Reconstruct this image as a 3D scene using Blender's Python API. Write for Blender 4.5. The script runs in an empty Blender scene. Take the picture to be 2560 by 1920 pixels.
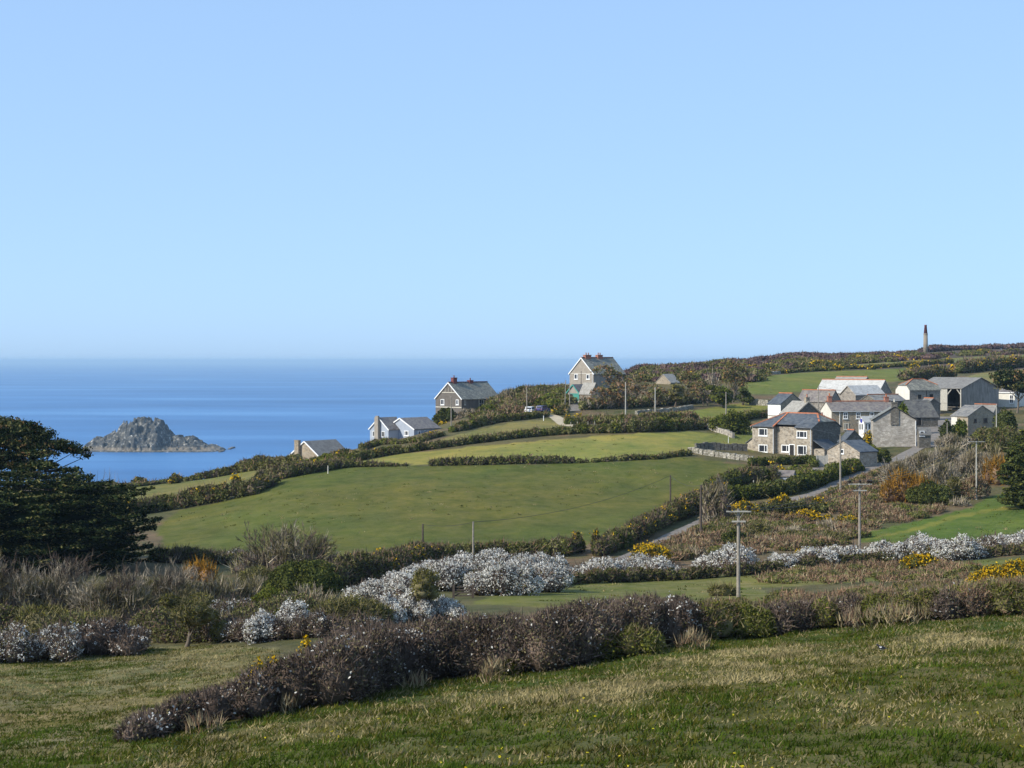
import bpy, bmesh, math, random
import numpy as np
from mathutils import Vector

# ---------------------------------------------------------------- camera, sky, sun, exposure
F, HZ, ZC = 4060.0, 901.0, 100.0           # focal length and horizon row in photo pixels, camera height above the sea
SC = bpy.context.scene
cam = bpy.data.cameras.new('camera')
cam.sensor_width = 36.0
cam.lens = F / 2560 * 36.0
cam.shift_y = (HZ - 960.0) / 2560.0
cam.clip_start, cam.clip_end = 0.5, 400000.0
camo = bpy.data.objects.new('camera', cam)
SC.collection.objects.link(camo)
camo.location = (0, 0, ZC)
camo.rotation_euler = (math.radians(90), 0, 0)
SC.camera = camo

SUN = Vector((-0.80, -0.36, 0.60)).normalized()
wd = bpy.data.worlds.new('World')
SC.world = wd
wd.use_nodes = True
wn = wd.node_tree
sky = wn.nodes.new('ShaderNodeTexSky')
sky.sky_type = 'NISHITA'
sky.sun_disc = False
sky.sun_elevation = math.asin(SUN.z)
sky.sun_rotation = math.atan2(SUN.x, SUN.y)
sky.altitude = 100
sky.air_density = 0.5
sky.dust_density = 1.0
sky.ozone_density = 4.0
bg = wn.nodes['Background']
bg.inputs['Strength'].default_value = 0.15
gm = wn.nodes.new('ShaderNodeGamma'); gm.inputs['Gamma'].default_value = 0.28      # hazy, evenly bright sky
tn = wn.nodes.new('ShaderNodeMix'); tn.data_type = 'RGBA'; tn.blend_type = 'MULTIPLY'
tn.inputs[0].default_value = 1.0; tn.inputs[7].default_value = (1.80, 2.45, 3.22, 1)
wn.links.new(sky.outputs[0], gm.inputs[0]); wn.links.new(gm.outputs[0], tn.inputs[6])
wn.links.new(tn.outputs[2], bg.inputs['Color'])

sl = bpy.data.lights.new('sun', 'SUN')
sl.energy = 3.7
sl.angle = math.radians(0.5)
sl.color = (1.0, 0.93, 0.81)
so = bpy.data.objects.new('sun', sl)
SC.collection.objects.link(so)
so.rotation_euler = SUN.to_track_quat('Z', 'Y').to_euler()
SC.view_settings.view_transform = 'Standard'
SC.view_settings.look = 'None'
SC.view_settings.gamma = 1.0
SC.view_settings.exposure = 0.55
SC.view_settings.use_curve_mapping = False

rng = np.random.default_rng(11)
random.seed(5)

# ---------------------------------------------------------------- helpers
def tag(o, label=None, cat=None, group=None, kind=None):
    if label: o['label'] = label
    if cat: o['category'] = cat
    if group: o['group'] = group
    if kind: o['kind'] = kind
    return o

def link(o, parent=None):
    SC.collection.objects.link(o)
    if parent: o.parent = parent
    return o

def empty(name, loc, rz=0.0):
    o = bpy.data.objects.new(name, None)
    o.empty_display_size = 0.5
    o.location = loc
    o.rotation_euler = (0, 0, rz)
    return link(o)

def mesh_np(name, V, tris=None, quads=None, tmi=None, qmi=None, mats=(), parent=None, smooth=False):
    me = bpy.data.meshes.new(name)
    nt = 0 if tris is None else len(tris)
    nq = 0 if quads is None else len(quads)
    me.vertices.add(len(V))
    me.vertices.foreach_set('co', np.asarray(V, np.float32).ravel())
    idx, st = [], []
    if nt: idx.append(np.asarray(tris, np.int32).ravel()); st.append(np.arange(nt) * 3)
    if nq: idx.append(np.asarray(quads, np.int32).ravel()); st.append(nt * 3 + np.arange(nq) * 4)
    idx = np.concatenate(idx); st = np.concatenate(st).astype(np.int32)
    me.loops.add(len(idx))
    me.loops.foreach_set('vertex_index', idx)
    me.polygons.add(nt + nq)
    me.polygons.foreach_set('loop_start', st)
    mi = np.zeros(nt + nq, np.int32)
    if nt and tmi is not None: mi[:nt] = tmi
    if nq and qmi is not None: mi[nt:] = qmi
    for m in mats: me.materials.append(m)
    me.polygons.foreach_set('material_index', mi)
    if smooth: me.polygons.foreach_set('use_smooth', np.ones(nt + nq, bool))
    me.update(calc_edges=True)
    me.validate()
    return link(bpy.data.objects.new(name, me), parent)

class MB:
    """collects polygons for one mesh object"""
    def __init__(s): s.v = []; s.f = []; s.mi = []
    def poly(s, pts, mi=0):
        n = len(s.v); s.v += [tuple(p) for p in pts]
        s.f.append(tuple(range(n, n + len(pts)))); s.mi.append(mi)
    def box(s, x0, x1, y0, y1, z0, z1, mi=0):
        n = len(s.v)
        s.v += [(x, y, z) for z in (z0, z1) for y in (y0, y1) for x in (x0, x1)]
        for f in ((0, 2, 3, 1), (4, 5, 7, 6), (0, 1, 5, 4), (2, 6, 7, 3), (0, 4, 6, 2), (1, 3, 7, 5)):
            s.f.append(tuple(n + i for i in f)); s.mi.append(mi)
    def prism(s, pts, d, mi=0):
        """planar polygon extruded by vector d"""
        n = len(s.v); k = len(pts); d = Vector(d)
        s.v += [tuple(p) for p in pts] + [tuple(Vector(p) + d) for p in pts]
        s.f.append(tuple(range(n, n + k))[::-1]); s.f.append(tuple(range(n + k, n + 2 * k))); s.mi += [mi, mi]
        for i in range(k):
            j = (i + 1) % k
            s.f.append((n + i, n + j, n + k + j, n + k + i)); s.mi.append(mi)
    def bar(s, a, b, w, h, mi=0, up=(0, 0, 1)):
        a, b, up = Vector(a), Vector(b), Vector(up)
        t = (b - a).normalized(); sd = t.cross(up)
        if sd.length < 1e-4: sd = t.cross(Vector((1, 0, 0)))
        sd.normalize(); u = sd.cross(t).normalized()
        p = [a + sd * w / 2 * i + u * h / 2 * j for i, j in ((-1, -1), (1, -1), (1, 1), (-1, 1))]
        s.prism(p, b - a, mi)
    def tube(s, pts, rad, mi=0, n=8, cap=True):
        pts = [Vector(p) for p in pts]; base = len(s.v)
        for i, p in enumerate(pts):
            t = (pts[min(i + 1, len(pts) - 1)] - pts[max(i - 1, 0)]).normalized()
            r = t.cross(Vector((0, 1, 0.01)))
            if r.length < 1e-3: r = t.cross(Vector((1, 0, 0)))
            r.normalize(); u = r.cross(t)
            for k in range(n):
                a = 2 * math.pi * k / n
                s.v.append(tuple(p + (r * math.cos(a) + u * math.sin(a)) * rad[i]))
        for i in range(len(pts) - 1):
            for k in range(n):
                a = base + i * n + k; b = base + i * n + (k + 1) % n
                s.f.append((a, b, b + n, a + n)); s.mi.append(mi)
        if cap:
            s.f.append(tuple(base + k for k in range(n))[::-1]); s.mi.append(mi)
            s.f.append(tuple(base + (len(pts) - 1) * n + k for k in range(n))); s.mi.append(mi)
    def build(s, name, mats, parent=None, smooth=False):
        if not isinstance(mats, (list, tuple)): mats = [mats]
        me = bpy.data.meshes.new(name)
        me.from_pydata(s.v, [], s.f)
        for m in mats: me.materials.append(m)
        me.polygons.foreach_set('material_index', s.mi)
        bm = bmesh.new(); bm.from_mesh(me)
        bmesh.ops.recalc_face_normals(bm, faces=bm.faces)
        bm.to_mesh(me); bm.free()
        if smooth:
            me.polygons.foreach_set('use_smooth', [True] * len(me.polygons))
        return link(bpy.data.objects.new(name, me), parent)

def vnoise(x, y, seed=0):
    """smooth 2-D value noise in -1..1"""
    x = np.asarray(x, float); y = np.asarray(y, float)
    xi = np.floor(x).astype(np.int64); yi = np.floor(y).astype(np.int64)
    fx = x - xi; fy = y - yi
    fx = fx * fx * (3 - 2 * fx); fy = fy * fy * (3 - 2 * fy)
    def h(a, b):
        n = (a * 374761393 + b * 668265263 + seed * 1442695041) & 0xffffffff
        n = ((n ^ (n >> 13)) * 1274126177) & 0xffffffff
        return ((n ^ (n >> 16)) & 0xffff) / 32767.5 - 1
    return ((h(xi, yi) * (1 - fx) + h(xi + 1, yi) * fx) * (1 - fy)
            + (h(xi, yi + 1) * (1 - fx) + h(xi + 1, yi + 1) * fx) * fy)

def fbm(x, y, seed=0, o=4):
    r = 0; a = 1.0; t = 0
    for i in range(o):
        r = r + a * vnoise(np.asarray(x) * 2 ** i + 17.3 * i, np.asarray(y) * 2 ** i - 9.1 * i, seed + i); t += a; a *= 0.5
    return r / t

def inpoly(px, py, poly):
    px = np.asarray(px, float); py = np.asarray(py, float)
    r = np.zeros(np.broadcast(px, py).shape, bool)
    n = len(poly)
    for i in range(n):
        x0, y0 = poly[i]; x1, y1 = poly[(i + 1) % n]
        if y0 == y1: continue
        c = ((y0 > py) != (y1 > py)) & (px < (x1 - x0) * (py - y0) / (y1 - y0) + x0)
        r ^= c
    return r

# ---------------------------------------------------------------- materials
def newmat(name):
    m = bpy.data.materials.new(name); m.use_nodes = True
    return m, m.node_tree, m.node_tree.nodes['Principled BSDF']

def N(nt, typ, **kw):
    n = nt.nodes.new(typ)
    for k, v in kw.items():
        if k in n.inputs: n.inputs[k].default_value = v
        else: setattr(n, k, v)
    return n

def ramp(nt, stops):
    r = nt.nodes.new('ShaderNodeValToRGB')
    e = r.color_ramp.elements
    while len(e) < len(stops): e.new(0.5)
    for i, (p, c) in enumerate(stops):
        e[i].position = p; e[i].color = (*c, 1)
    return r

def coords(nt, scale=(1, 1, 1)):
    tc = nt.nodes.new('ShaderNodeTexCoord'); mp = nt.nodes.new('ShaderNodeMapping')
    mp.inputs['Scale'].default_value = scale
    nt.links.new(tc.outputs['Object'], mp.inputs[0])
    return mp.outputs[0]

def mat_plain(name, col, rough=0.7, var=0.25, scale=1.5, spec=0.3, metal=0.0, bump=0.0):
    m, nt, b = newmat(name)
    n = N(nt, 'ShaderNodeTexNoise', Scale=scale, Detail=6.0, Roughness=0.65)
    nt.links.new(coords(nt), n.inputs['Vector'])
    r = ramp(nt, [(0.3, tuple(c * (1 - var) for c in col)), (0.7, tuple(min(1, c * (1 + var)) for c in col))])
    nt.links.new(n.outputs[0], r.inputs[0]); nt.links.new(r.outputs[0], b.inputs['Base Color'])
    b.inputs['Roughness'].default_value = rough
    b.inputs['Specular IOR Level'].default_value = spec
    b.inputs['Metallic'].default_value = metal
    if bump:
        bp = N(nt, 'ShaderNodeBump', Strength=bump, Distance=0.05)
        nt.links.new(n.outputs[0], bp.inputs['Height']); nt.links.new(bp.outputs[0], b.inputs['Normal'])
    return m

def mat_stone(name, cols, scale=2.2, zs=1.7, mortar=(0.25, 0.22, 0.18), mw=0.05, streak=0.35):
    m, nt, b = newmat(name)
    v = coords(nt, (scale, scale, scale * zs))
    a = N(nt, 'ShaderNodeTexVoronoi', Scale=1.0, Randomness=0.85)
    e = N(nt, 'ShaderNodeTexVoronoi', Scale=1.0, Randomness=0.85, feature='DISTANCE_TO_EDGE')
    nt.links.new(v, a.inputs['Vector']); nt.links.new(v, e.inputs['Vector'])
    sp = nt.nodes.new('ShaderNodeSeparateColor'); nt.links.new(a.outputs['Color'], sp.inputs[0])
    k = len(cols)
    r = ramp(nt, [(i / (k - 1), c) for i, c in enumerate(cols)])
    nt.links.new(sp.outputs[0], r.inputs[0])
    big = N(nt, 'ShaderNodeTexNoise', Scale=0.55, Detail=7.0, Roughness=0.7)
    nt.links.new(coords(nt, (1, 1, 0.6)), big.inputs['Vector'])
    rb = ramp(nt, [(0.3, (1 - streak,) * 3), (0.65, (1.15,) * 3)])
    nt.links.new(big.outputs[0], rb.inputs[0])
    mx = N(nt, 'ShaderNodeMix', data_type='RGBA', blend_type='MULTIPLY'); mx.inputs[0].default_value = 1
    nt.links.new(r.outputs[0], mx.inputs[6]); nt.links.new(rb.outputs[0], mx.inputs[7])
    th = N(nt, 'ShaderNodeMath', operation='LESS_THAN'); th.inputs[1].default_value = mw
    nt.links.new(e.outputs['Distance'], th.inputs[0])
    m2 = N(nt, 'ShaderNodeMix', data_type='RGBA'); m2.inputs[7].default_value = (*mortar, 1)
    nt.links.new(th.outputs[0], m2.inputs[0]); nt.links.new(mx.outputs[2], m2.inputs[6])
    nt.links.new(m2.outputs[2], b.inputs['Base Color'])
    bp = N(nt, 'ShaderNodeBump', Strength=0.6, Distance=0.06)
    nt.links.new(e.outputs['Distance'], bp.inputs['Height']); nt.links.new(bp.outputs[0], b.inputs['Normal'])
    b.inputs['Roughness'].default_value = 0.9
    b.inputs['Specular IOR Level'].default_value = 0.2
    return m

def mat_slate(name, c1, c2, rows=4.0, lichen=None, rough=0.55, corr=None):
    """roof covering: courses along the height, blotches; corr = corrugation direction"""
    m, nt, b = newmat(name)
    n = N(nt, 'ShaderNodeTexNoise', Scale=0.8, Detail=8.0, Roughness=0.7)
    nt.links.new(coords(nt), n.inputs['Vector'])
    n2 = N(nt, 'ShaderNodeTexVoronoi', Scale=1.0)
    nt.links.new(coords(nt, (2.5, 2.5, rows)), n2.inputs['Vector'])
    sp = nt.nodes.new('ShaderNodeSeparateColor'); nt.links.new(n2.outputs['Color'], sp.inputs[0])
    ad = N(nt, 'ShaderNodeMath', operation='MULTIPLY_ADD'); ad.inputs[1].default_value = 0.35
    nt.links.new(sp.outputs[0], ad.inputs[0]); nt.links.new(n.outputs[0], ad.inputs[2])
    stops = [(0.35, c1), (0.85, c2)]
    if lichen: stops = [(0.35, c1), (0.68, c2), (0.95, lichen)]
    r = ramp(nt, stops)
    nt.links.new(ad.outputs[0], r.inputs[0]); nt.links.new(r.outputs[0], b.inputs['Base Color'])
    w = N(nt, 'ShaderNodeTexWave', Scale=1.0, Distortion=0.4, bands_direction='Z' if corr is None else corr)
    nt.links.new(coords(nt, (2.2, 2.2, rows * 0.35)), w.inputs['Vector'])
    bp = N(nt, 'ShaderNodeBump', Strength=0.35, Distance=0.04)
    nt.links.new(w.outputs[1], bp.inputs['Height']); nt.links.new(bp.outputs[0], b.inputs['Normal'])
    b.inputs['Roughness'].default_value = rough
    b.inputs['Specular IOR Level'].default_value = 0.35
    return m

def mat_leaf(name, cols, trans=0.2, patch=0.35):
    """leaf, twig or petal: each little piece gets its own tone"""
    m = bpy.data.materials.new(name); m.use_nodes = True
    nt = m.node_tree; nt.nodes.clear()
    out = nt.nodes.new('ShaderNodeOutputMaterial')
    g = nt.nodes.new('ShaderNodeNewGeometry')
    k = len(cols)
    r = ramp(nt, [(i / max(1, k - 1), c) for i, c in enumerate(cols)])
    nt.links.new(g.outputs['Random Per Island'], r.inputs[0])
    n = N(nt, 'ShaderNodeTexNoise', Scale=0.45, Detail=3.0)
    nt.links.new(coords(nt), n.inputs['Vector'])
    rb = ramp(nt, [(0.35, (1 - patch,) * 3), (0.65, (1 + patch * 0.6,) * 3)])
    nt.links.new(n.outputs[0], rb.inputs[0])
    mx = N(nt, 'ShaderNodeMix', data_type='RGBA', blend_type='MULTIPLY'); mx.inputs[0].default_value = 1
    nt.links.new(r.outputs[0], mx.inputs[6]); nt.links.new(rb.outputs[0], mx.inputs[7])
    d = nt.nodes.new('ShaderNodeBsdfDiffuse'); nt.links.new(mx.outputs[2], d.inputs[0])
    if trans:
        t = nt.nodes.new('ShaderNodeBsdfTranslucent'); nt.links.new(mx.outputs[2], t.inputs[0])
        ms = nt.nodes.new('ShaderNodeMixShader'); ms.inputs[0].default_value = trans
        nt.links.new(d.outputs[0], ms.inputs[1]); nt.links.new(t.outputs[0], ms.inputs[2])
        nt.links.new(ms.outputs[0], out.inputs[0])
    else:
        nt.links.new(d.outputs[0], out.inputs[0])
    return m

M = {}
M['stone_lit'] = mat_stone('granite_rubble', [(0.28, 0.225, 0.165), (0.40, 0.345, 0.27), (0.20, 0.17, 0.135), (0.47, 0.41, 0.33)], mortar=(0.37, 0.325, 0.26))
M['stone_warm'] = mat_stone('warm_rubble', [(0.30, 0.24, 0.16), (0.38, 0.31, 0.22), (0.22, 0.18, 0.13), (0.34, 0.29, 0.22)], mortar=(0.33, 0.29, 0.23))
M['stone_grey'] = mat_stone('grey_rubble', [(0.24, 0.215, 0.18), (0.34, 0.31, 0.265), (0.18, 0.16, 0.14), (0.29, 0.26, 0.22)], mortar=(0.28, 0.25, 0.21))
M['stone_pale'] = mat_stone('pale_granite', [(0.40, 0.36, 0.31), (0.50, 0.46, 0.40), (0.30, 0.27, 0.23), (0.45, 0.41, 0.35)], scale=1.5, zs=2.2, mortar=(0.30, 0.27, 0.23), streak=0.45)
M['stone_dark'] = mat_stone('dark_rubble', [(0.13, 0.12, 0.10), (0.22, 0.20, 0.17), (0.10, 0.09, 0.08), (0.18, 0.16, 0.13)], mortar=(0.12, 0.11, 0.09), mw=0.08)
M['stone_wall'] = mat_stone('field_wall_stone', [(0.34, 0.31, 0.26), (0.46, 0.43, 0.37), (0.22, 0.20, 0.17), (0.40, 0.37, 0.30)], scale=1.6, mortar=(0.14, 0.13, 0.09), mw=0.07)
M['tower'] = mat_stone('tower_stone', [(0.24, 0.20, 0.15), (0.30, 0.25, 0.19), (0.20, 0.16, 0.12)], scale=1.0)
M['limewash'] = mat_plain('limewash', (0.62, 0.59, 0.52), 0.9, 0.14, 1.2)
M['render_grey'] = mat_plain('grey_render', (0.30, 0.265, 0.22), 0.9, 0.2, 1.0)
M['render_brown'] = mat_plain('brown_render', (0.13, 0.115, 0.10), 0.9, 0.2, 1.0)
M['render_blue'] = mat_plain('blue_grey_render', (0.33, 0.37, 0.43), 0.85, 0.1, 0.8)
M['white'] = mat_plain('white_paint', (0.80, 0.80, 0.78), 0.5, 0.04, 2.0)
M['cream'] = mat_plain('cream_paint', (0.62, 0.58, 0.48), 0.6, 0.1, 2.0)
M['slate'] = mat_slate('slate_blue', (0.036, 0.043, 0.052), (0.082, 0.092, 0.104), lichen=(0.12, 0.125, 0.125))
M['slate_brown'] = mat_slate('slate_weathered', (0.10, 0.095, 0.09), (0.19, 0.18, 0.165), lichen=(0.27, 0.25, 0.20))
M['slate_lichen'] = mat_slate('slate_lichen', (0.085, 0.082, 0.07), (0.18, 0.172, 0.14), lichen=(0.30, 0.29, 0.22))
M['slate_plum'] = mat_slate('slate_plum', (0.10, 0.085, 0.078), (0.185, 0.16, 0.145), lichen=(0.25, 0.22, 0.17))
M['scantle'] = mat_slate('cement_washed_slate', (0.33, 0.32, 0.295), (0.50, 0.49, 0.46), rough=0.85)
M['scantle_grey'] = mat_slate('grey_washed_slate', (0.20, 0.185, 0.16), (0.33, 0.31, 0.27), rough=0.8)
M['fibre'] = mat_slate('fibre_cement', (0.13, 0.12, 0.11), (0.22, 0.21, 0.19), rough=0.85, corr='X')
M['clad'] = mat_slate('weathered_cladding', (0.17, 0.155, 0.135), (0.32, 0.295, 0.26), rows=0.5, rough=0.8, corr='DIAGONAL')
M['terra'] = mat_plain('terracotta', (0.42, 0.15, 0.07), 0.8, 0.3, 3.0)
M['brick'] = mat_plain('red_brick', (0.34, 0.15, 0.10), 0.85, 0.3, 4.0)
M['brick_dark'] = mat_plain('dark_brick', (0.17, 0.055, 0.05), 0.85, 0.3, 4.0)
M['glass'] = mat_plain('window_glass', (0.025, 0.028, 0.035), 0.12, 0.3, 1.0, spec=0.6)
M['dark'] = mat_plain('dark_timber_and_shade', (0.022, 0.02, 0.02), 0.7, 0.4, 3.0)  # near-black timber; also stands for the shade inside open doorways
M['wood'] = mat_plain('weathered_wood', (0.26, 0.23, 0.19), 0.85, 0.35, 5.0, bump=0.3)
M['wood_dark'] = mat_plain('tarred_wood', (0.085, 0.065, 0.05), 0.85, 0.35, 5.0)
M['wood_pale'] = mat_plain('silvered_wood', (0.40, 0.38, 0.33), 0.85, 0.25, 5.0)
M['green_paint'] = mat_plain('green_paint', (0.06, 0.27, 0.22), 0.6, 0.1, 2.0)
M['blue_paint'] = mat_plain('blue_sign_paint', (0.05, 0.06, 0.30), 0.5, 0.1, 2.0)
M['tarmac'] = mat_plain('worn_tarmac', (0.20, 0.175, 0.15), 0.95, 0.3, 0.8)
M['track'] = mat_plain('dirt_track', (0.42, 0.35, 0.24), 0.95, 0.2, 0.6)
M['metal'] = mat_plain('galvanised', (0.40, 0.41, 0.42), 0.5, 0.15, 3.0)
M['wire'] = mat_plain('cable', (0.03, 0.03, 0.03), 0.6, 0.1)
M['rubber'] = mat_plain('rubber', (0.015, 0.015, 0.015), 0.8, 0.2)
M['car_white'] = mat_plain('white_car_paint', (0.82, 0.82, 0.80), 0.25, 0.02, spec=0.5)
M['car_blue'] = mat_plain('purple_blue_car_paint', (0.06, 0.055, 0.17), 0.25, 0.05, spec=0.5)
M['insul'] = mat_plain('insulator', (0.02, 0.015, 0.012), 0.3, 0.1)
M['bark_dark'] = mat_plain('dark_bark', (0.035, 0.03, 0.022), 0.95, 0.4, 3.0)
M['bark'] = mat_plain('bark', (0.14, 0.115, 0.09), 0.95, 0.4, 3.0)
M['lamb'] = mat_plain('white_feather', (0.8, 0.8, 0.8), 0.7, 0.03)
M['feather'] = mat_plain('black_feather', (0.012, 0.012, 0.018), 0.45, 0.2)
# vegetation
L = mat_leaf
M['tw_dark'] = L('blackthorn_twig', [(0.0732, 0.0554, 0.0461), (0.1245, 0.094, 0.0762), (0.1758, 0.1314, 0.0981)], 0)
M['tw_grey'] = L('willow_twig', [(0.2194, 0.1824, 0.1276), (0.3375, 0.2855, 0.21), (0.4387, 0.3727, 0.285)], 0)
M['tw_olive'] = L('olive_twig', [(0.1125, 0.102, 0.0525), (0.18, 0.1575, 0.075), (0.225, 0.195, 0.105)], 0)
M['tw_brown'] = L('bracken_stem', [(0.1556, 0.0938, 0.0564), (0.2463, 0.1562, 0.1003), (0.3241, 0.2188, 0.1379)], 0.1)
M['tw_straw'] = L('straw_stem', [(0.30, 0.24, 0.14), (0.40, 0.33, 0.20), (0.24, 0.19, 0.10)], 0.1)
M['lf_white'] = L('blackthorn_blossom', [(0.66, 0.64, 0.58), (0.78, 0.76, 0.70), (0.50, 0.48, 0.43)], 0.2, 0.12)
M['lf_yellow'] = L('gorse_flower', [(0.5225, 0.305, 0.012), (0.627, 0.4148, 0.015), (0.4275, 0.2318, 0.01)], 0.1, 0.15)
M['lf_gorse'] = L('gorse_spine', [(0.0562, 0.0665, 0.0235), (0.1031, 0.1085, 0.0336), (0.1594, 0.14, 0.0504)], 0.05)
M['lf_green'] = L('bramble_leaf', [(0.0786, 0.0963, 0.0192), (0.1358, 0.1444, 0.0264), (0.1859, 0.1788, 0.036)], 0.2)
M['lf_dark'] = L('dark_leaf', [(0.0386, 0.052, 0.0195), (0.0737, 0.0894, 0.027), (0.1053, 0.1137, 0.0375)], 0.1)
M['lf_bright'] = L('spring_leaf', [(0.10, 0.15, 0.02), (0.15, 0.19, 0.03), (0.19, 0.21, 0.035)], 0.25)
M['lf_conif'] = L('conifer_needle', [(0.010, 0.018, 0.008), (0.020, 0.032, 0.012), (0.034, 0.046, 0.015)], 0.0)
M['lf_pine'] = L('pine_needle', [(0.066, 0.0762, 0.031), (0.132, 0.13, 0.0454), (0.1979, 0.1682, 0.0619)], 0.05)
M['lf_rust'] = L('rusty_needle', [(0.1725, 0.0949, 0.0413), (0.2587, 0.1466, 0.066), (0.1207, 0.0862, 0.0413)], 0.05)
M['lf_orange'] = L('orange_willow_shoot', [(0.28, 0.14, 0.020), (0.36, 0.19, 0.03), (0.22, 0.12, 0.025)], 0.15)
M['lf_olive'] = L('olive_catkin', [(0.156, 0.144, 0.03), (0.216, 0.192, 0.042), (0.12, 0.12, 0.03)], 0.2)
M['lf_heath'] = L('heather', [(0.0986, 0.0597, 0.0658), (0.1525, 0.0944, 0.0954), (0.1794, 0.1258, 0.0822)], 0)
M['lf_scrub'] = L('rough_scrub', [(0.1404, 0.135, 0.0546), (0.1998, 0.1836, 0.0788), (0.1026, 0.1188, 0.0378)], 0.1)
M['gr_green'] = L('grass_green', [(0.0491, 0.0806, 0.0101), (0.0778, 0.1129, 0.0157), (0.0369, 0.0605, 0.0078)], 0.25)
M['gr_olive'] = L('grass_olive', [(0.0881, 0.0876, 0.0144), (0.1175, 0.1104, 0.0202), (0.0661, 0.0685, 0.012)], 0.25)
M['gr_straw'] = L('grass_straw', [(0.2837, 0.2279, 0.1063), (0.3783, 0.3108, 0.1571), (0.2102, 0.1709, 0.0739)], 0.2)
# ---------------------------------------------------------------- terrain
# each column: azimuth (photo column), then (distance, row) pairs of what the eye meets on the way out
NEAR = [(2, HZ + 0.85 * F), (10, HZ + 0.345 * F), (20, HZ + 0.285 * F)]
COLS = {
    -700: [(35, 1985), (48, 1890), (60, 1790), (88, 1650), (110, 1565), (150, 1455), (190, 1385), (240, 1320), (300, 1262), (340, 1236), (352, 1232), 'fall'],
    0: [(35, 1972), (48, 1872), (60, 1785), (88, 1645), (110, 1562), (150, 1452), (190, 1382), (240, 1312), (300, 1250), (335, 1224), (350, 1219), 'fall'],
    400: [(35, 1950), (48, 1845), (60, 1765), (92, 1622), (118, 1540), (150, 1458), (186, 1392), (215, 1340), (250, 1282), (290, 1243), (330, 1214), (345, 1208), 'fall'],
    800: [(33, 1932), (50, 1790), (62, 1718), (80, 1632), (100, 1556), (130, 1488), (160, 1436), (186, 1384), (215, 1304), (245, 1222), (275, 1172), (320, 1148), (340, 1142), 'fall'],
    1100: [(32, 1924), (50, 1762), (62, 1700), (78, 1630), (97, 1556), (128, 1488), (160, 1432), (186, 1382), (215, 1294), (245, 1216), (272, 1163), (300, 1122), (325, 1094), (355, 1074), (388, 1058), (408, 1054), 'fall'],
    1300: [(32, 1922), (48, 1755), (63, 1680), (80, 1605), (100, 1545), (130, 1482), (160, 1428), (187, 1376), (215, 1294), (245, 1218), (271, 1160), (300, 1108), (330, 1078), (352, 1054), (370, 1036), (385, 1020), (402, 1003), (420, 990), (435, 985), 'fall'],
    1450: [(31, 1922), (46, 1748), (65, 1655), (82, 1595), (105, 1532), (135, 1474), (160, 1429), (188, 1372), (215, 1296), (245, 1220), (271, 1158), (300, 1104), (330, 1070), (350, 1052), (370, 1030), (385, 1006), (400, 990), (425, 977), (455, 969), 'fall'],
    1535: [(31, 1922), (46, 1745), (66, 1638), (84, 1580), (108, 1525), (138, 1472), (160, 1429), (189, 1369), (215, 1298), (245, 1222), (270, 1157), (300, 1102), (330, 1066), (355, 1042), (390, 1009), (420, 984), (455, 965), (490, 954), (530, 948), 'fall2'],
    1600: [(31, 1922), (45, 1742), (67, 1622), (85, 1565), (110, 1518), (140, 1470), (160, 1430), (190, 1366), (215, 1300), (245, 1224), (270, 1156), (300, 1101), (330, 1062), (360, 1034), (400, 1006), (440, 978), (500, 948), (560, 931), (620, 924), 'fall2'],
    2000: [(30, 1926), (45, 1718), (60, 1622), (70, 1582), (100, 1528), (130, 1482), (150, 1438), (168, 1405), (190, 1356), (215, 1290), (240, 1230), (268, 1172), (288, 1141), (310, 1112), (340, 1070), (370, 1040), (410, 1006), (440, 980), (480, 950), (540, 930), (620, 912), (720, 897), (780, 893), 'fall2'],
    2400: [(29, 1926), (45, 1690), (58, 1592), (68, 1545), (95, 1502), (125, 1462), (150, 1415), (172, 1372), (190, 1336), (215, 1278), (240, 1222), (270, 1162), (300, 1112), (330, 1078), (360, 1048), (400, 1014), (440, 984), (490, 954), (540, 937), (620, 912), (760, 886), (900, 876), 'fall2'],
    2800: [(29, 1926), (45, 1665), (58, 1570), (68, 1520), (95, 1482), (125, 1442), (150, 1392), (172, 1345), (190, 1310), (215, 1258), (240, 1208), (270, 1152), (300, 1104), (330, 1070), (360, 1040), (400, 1006), (440, 976), (490, 948), (540, 930), (620, 904), (760, 878), (920, 866), 'fall2'],
    3600: [(29, 1926), (45, 1650), (58, 1550), (68, 1500), (95, 1462), (125, 1422), (150, 1376), (190, 1296), (240, 1200), (300, 1100), (360, 1036), (440, 974), (540, 928), (620, 902), (760, 876), (920, 864), 'fall2'],
}

def pchip(x, y, xi):
    x = np.asarray(x, float); y = np.asarray(y, float); xi = np.asarray(xi, float)
    h = np.diff(x); dl = np.diff(y) / h
    m = np.zeros_like(y)
    m[0] = dl[0]; m[-1] = dl[-1]
    for k in range(1, len(x) - 1):
        if dl[k - 1] * dl[k] > 0:
            w1 = 2 * h[k] + h[k - 1]; w2 = h[k] + 2 * h[k - 1]
            m[k] = (w1 + w2) / (w1 / dl[k - 1] + w2 / dl[k])
    i = np.clip(np.searchsorted(x, xi) - 1, 0, len(x) - 2)
    t = (np.clip(xi, x[0], x[-1]) - x[i]) / h[i]
    return ((2 * t**3 - 3 * t**2 + 1) * y[i] + (t**3 - 2 * t**2 + t) * h[i] * m[i]
            + (-2 * t**3 + 3 * t**2) * y[i + 1] + (t**3 - t**2) * h[i] * m[i + 1])

DS = np.unique(np.concatenate([np.geomspace(2, 24, 24), np.geomspace(24, 120, 210), np.geomspace(120, 1000, 210), np.geomspace(1000, 2400, 16)]))
PS = np.unique(np.concatenate([np.linspace(-3000, -120, 37), np.arange(-120, 2691, 13.0), np.linspace(2690, 5600, 37)]))

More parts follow.
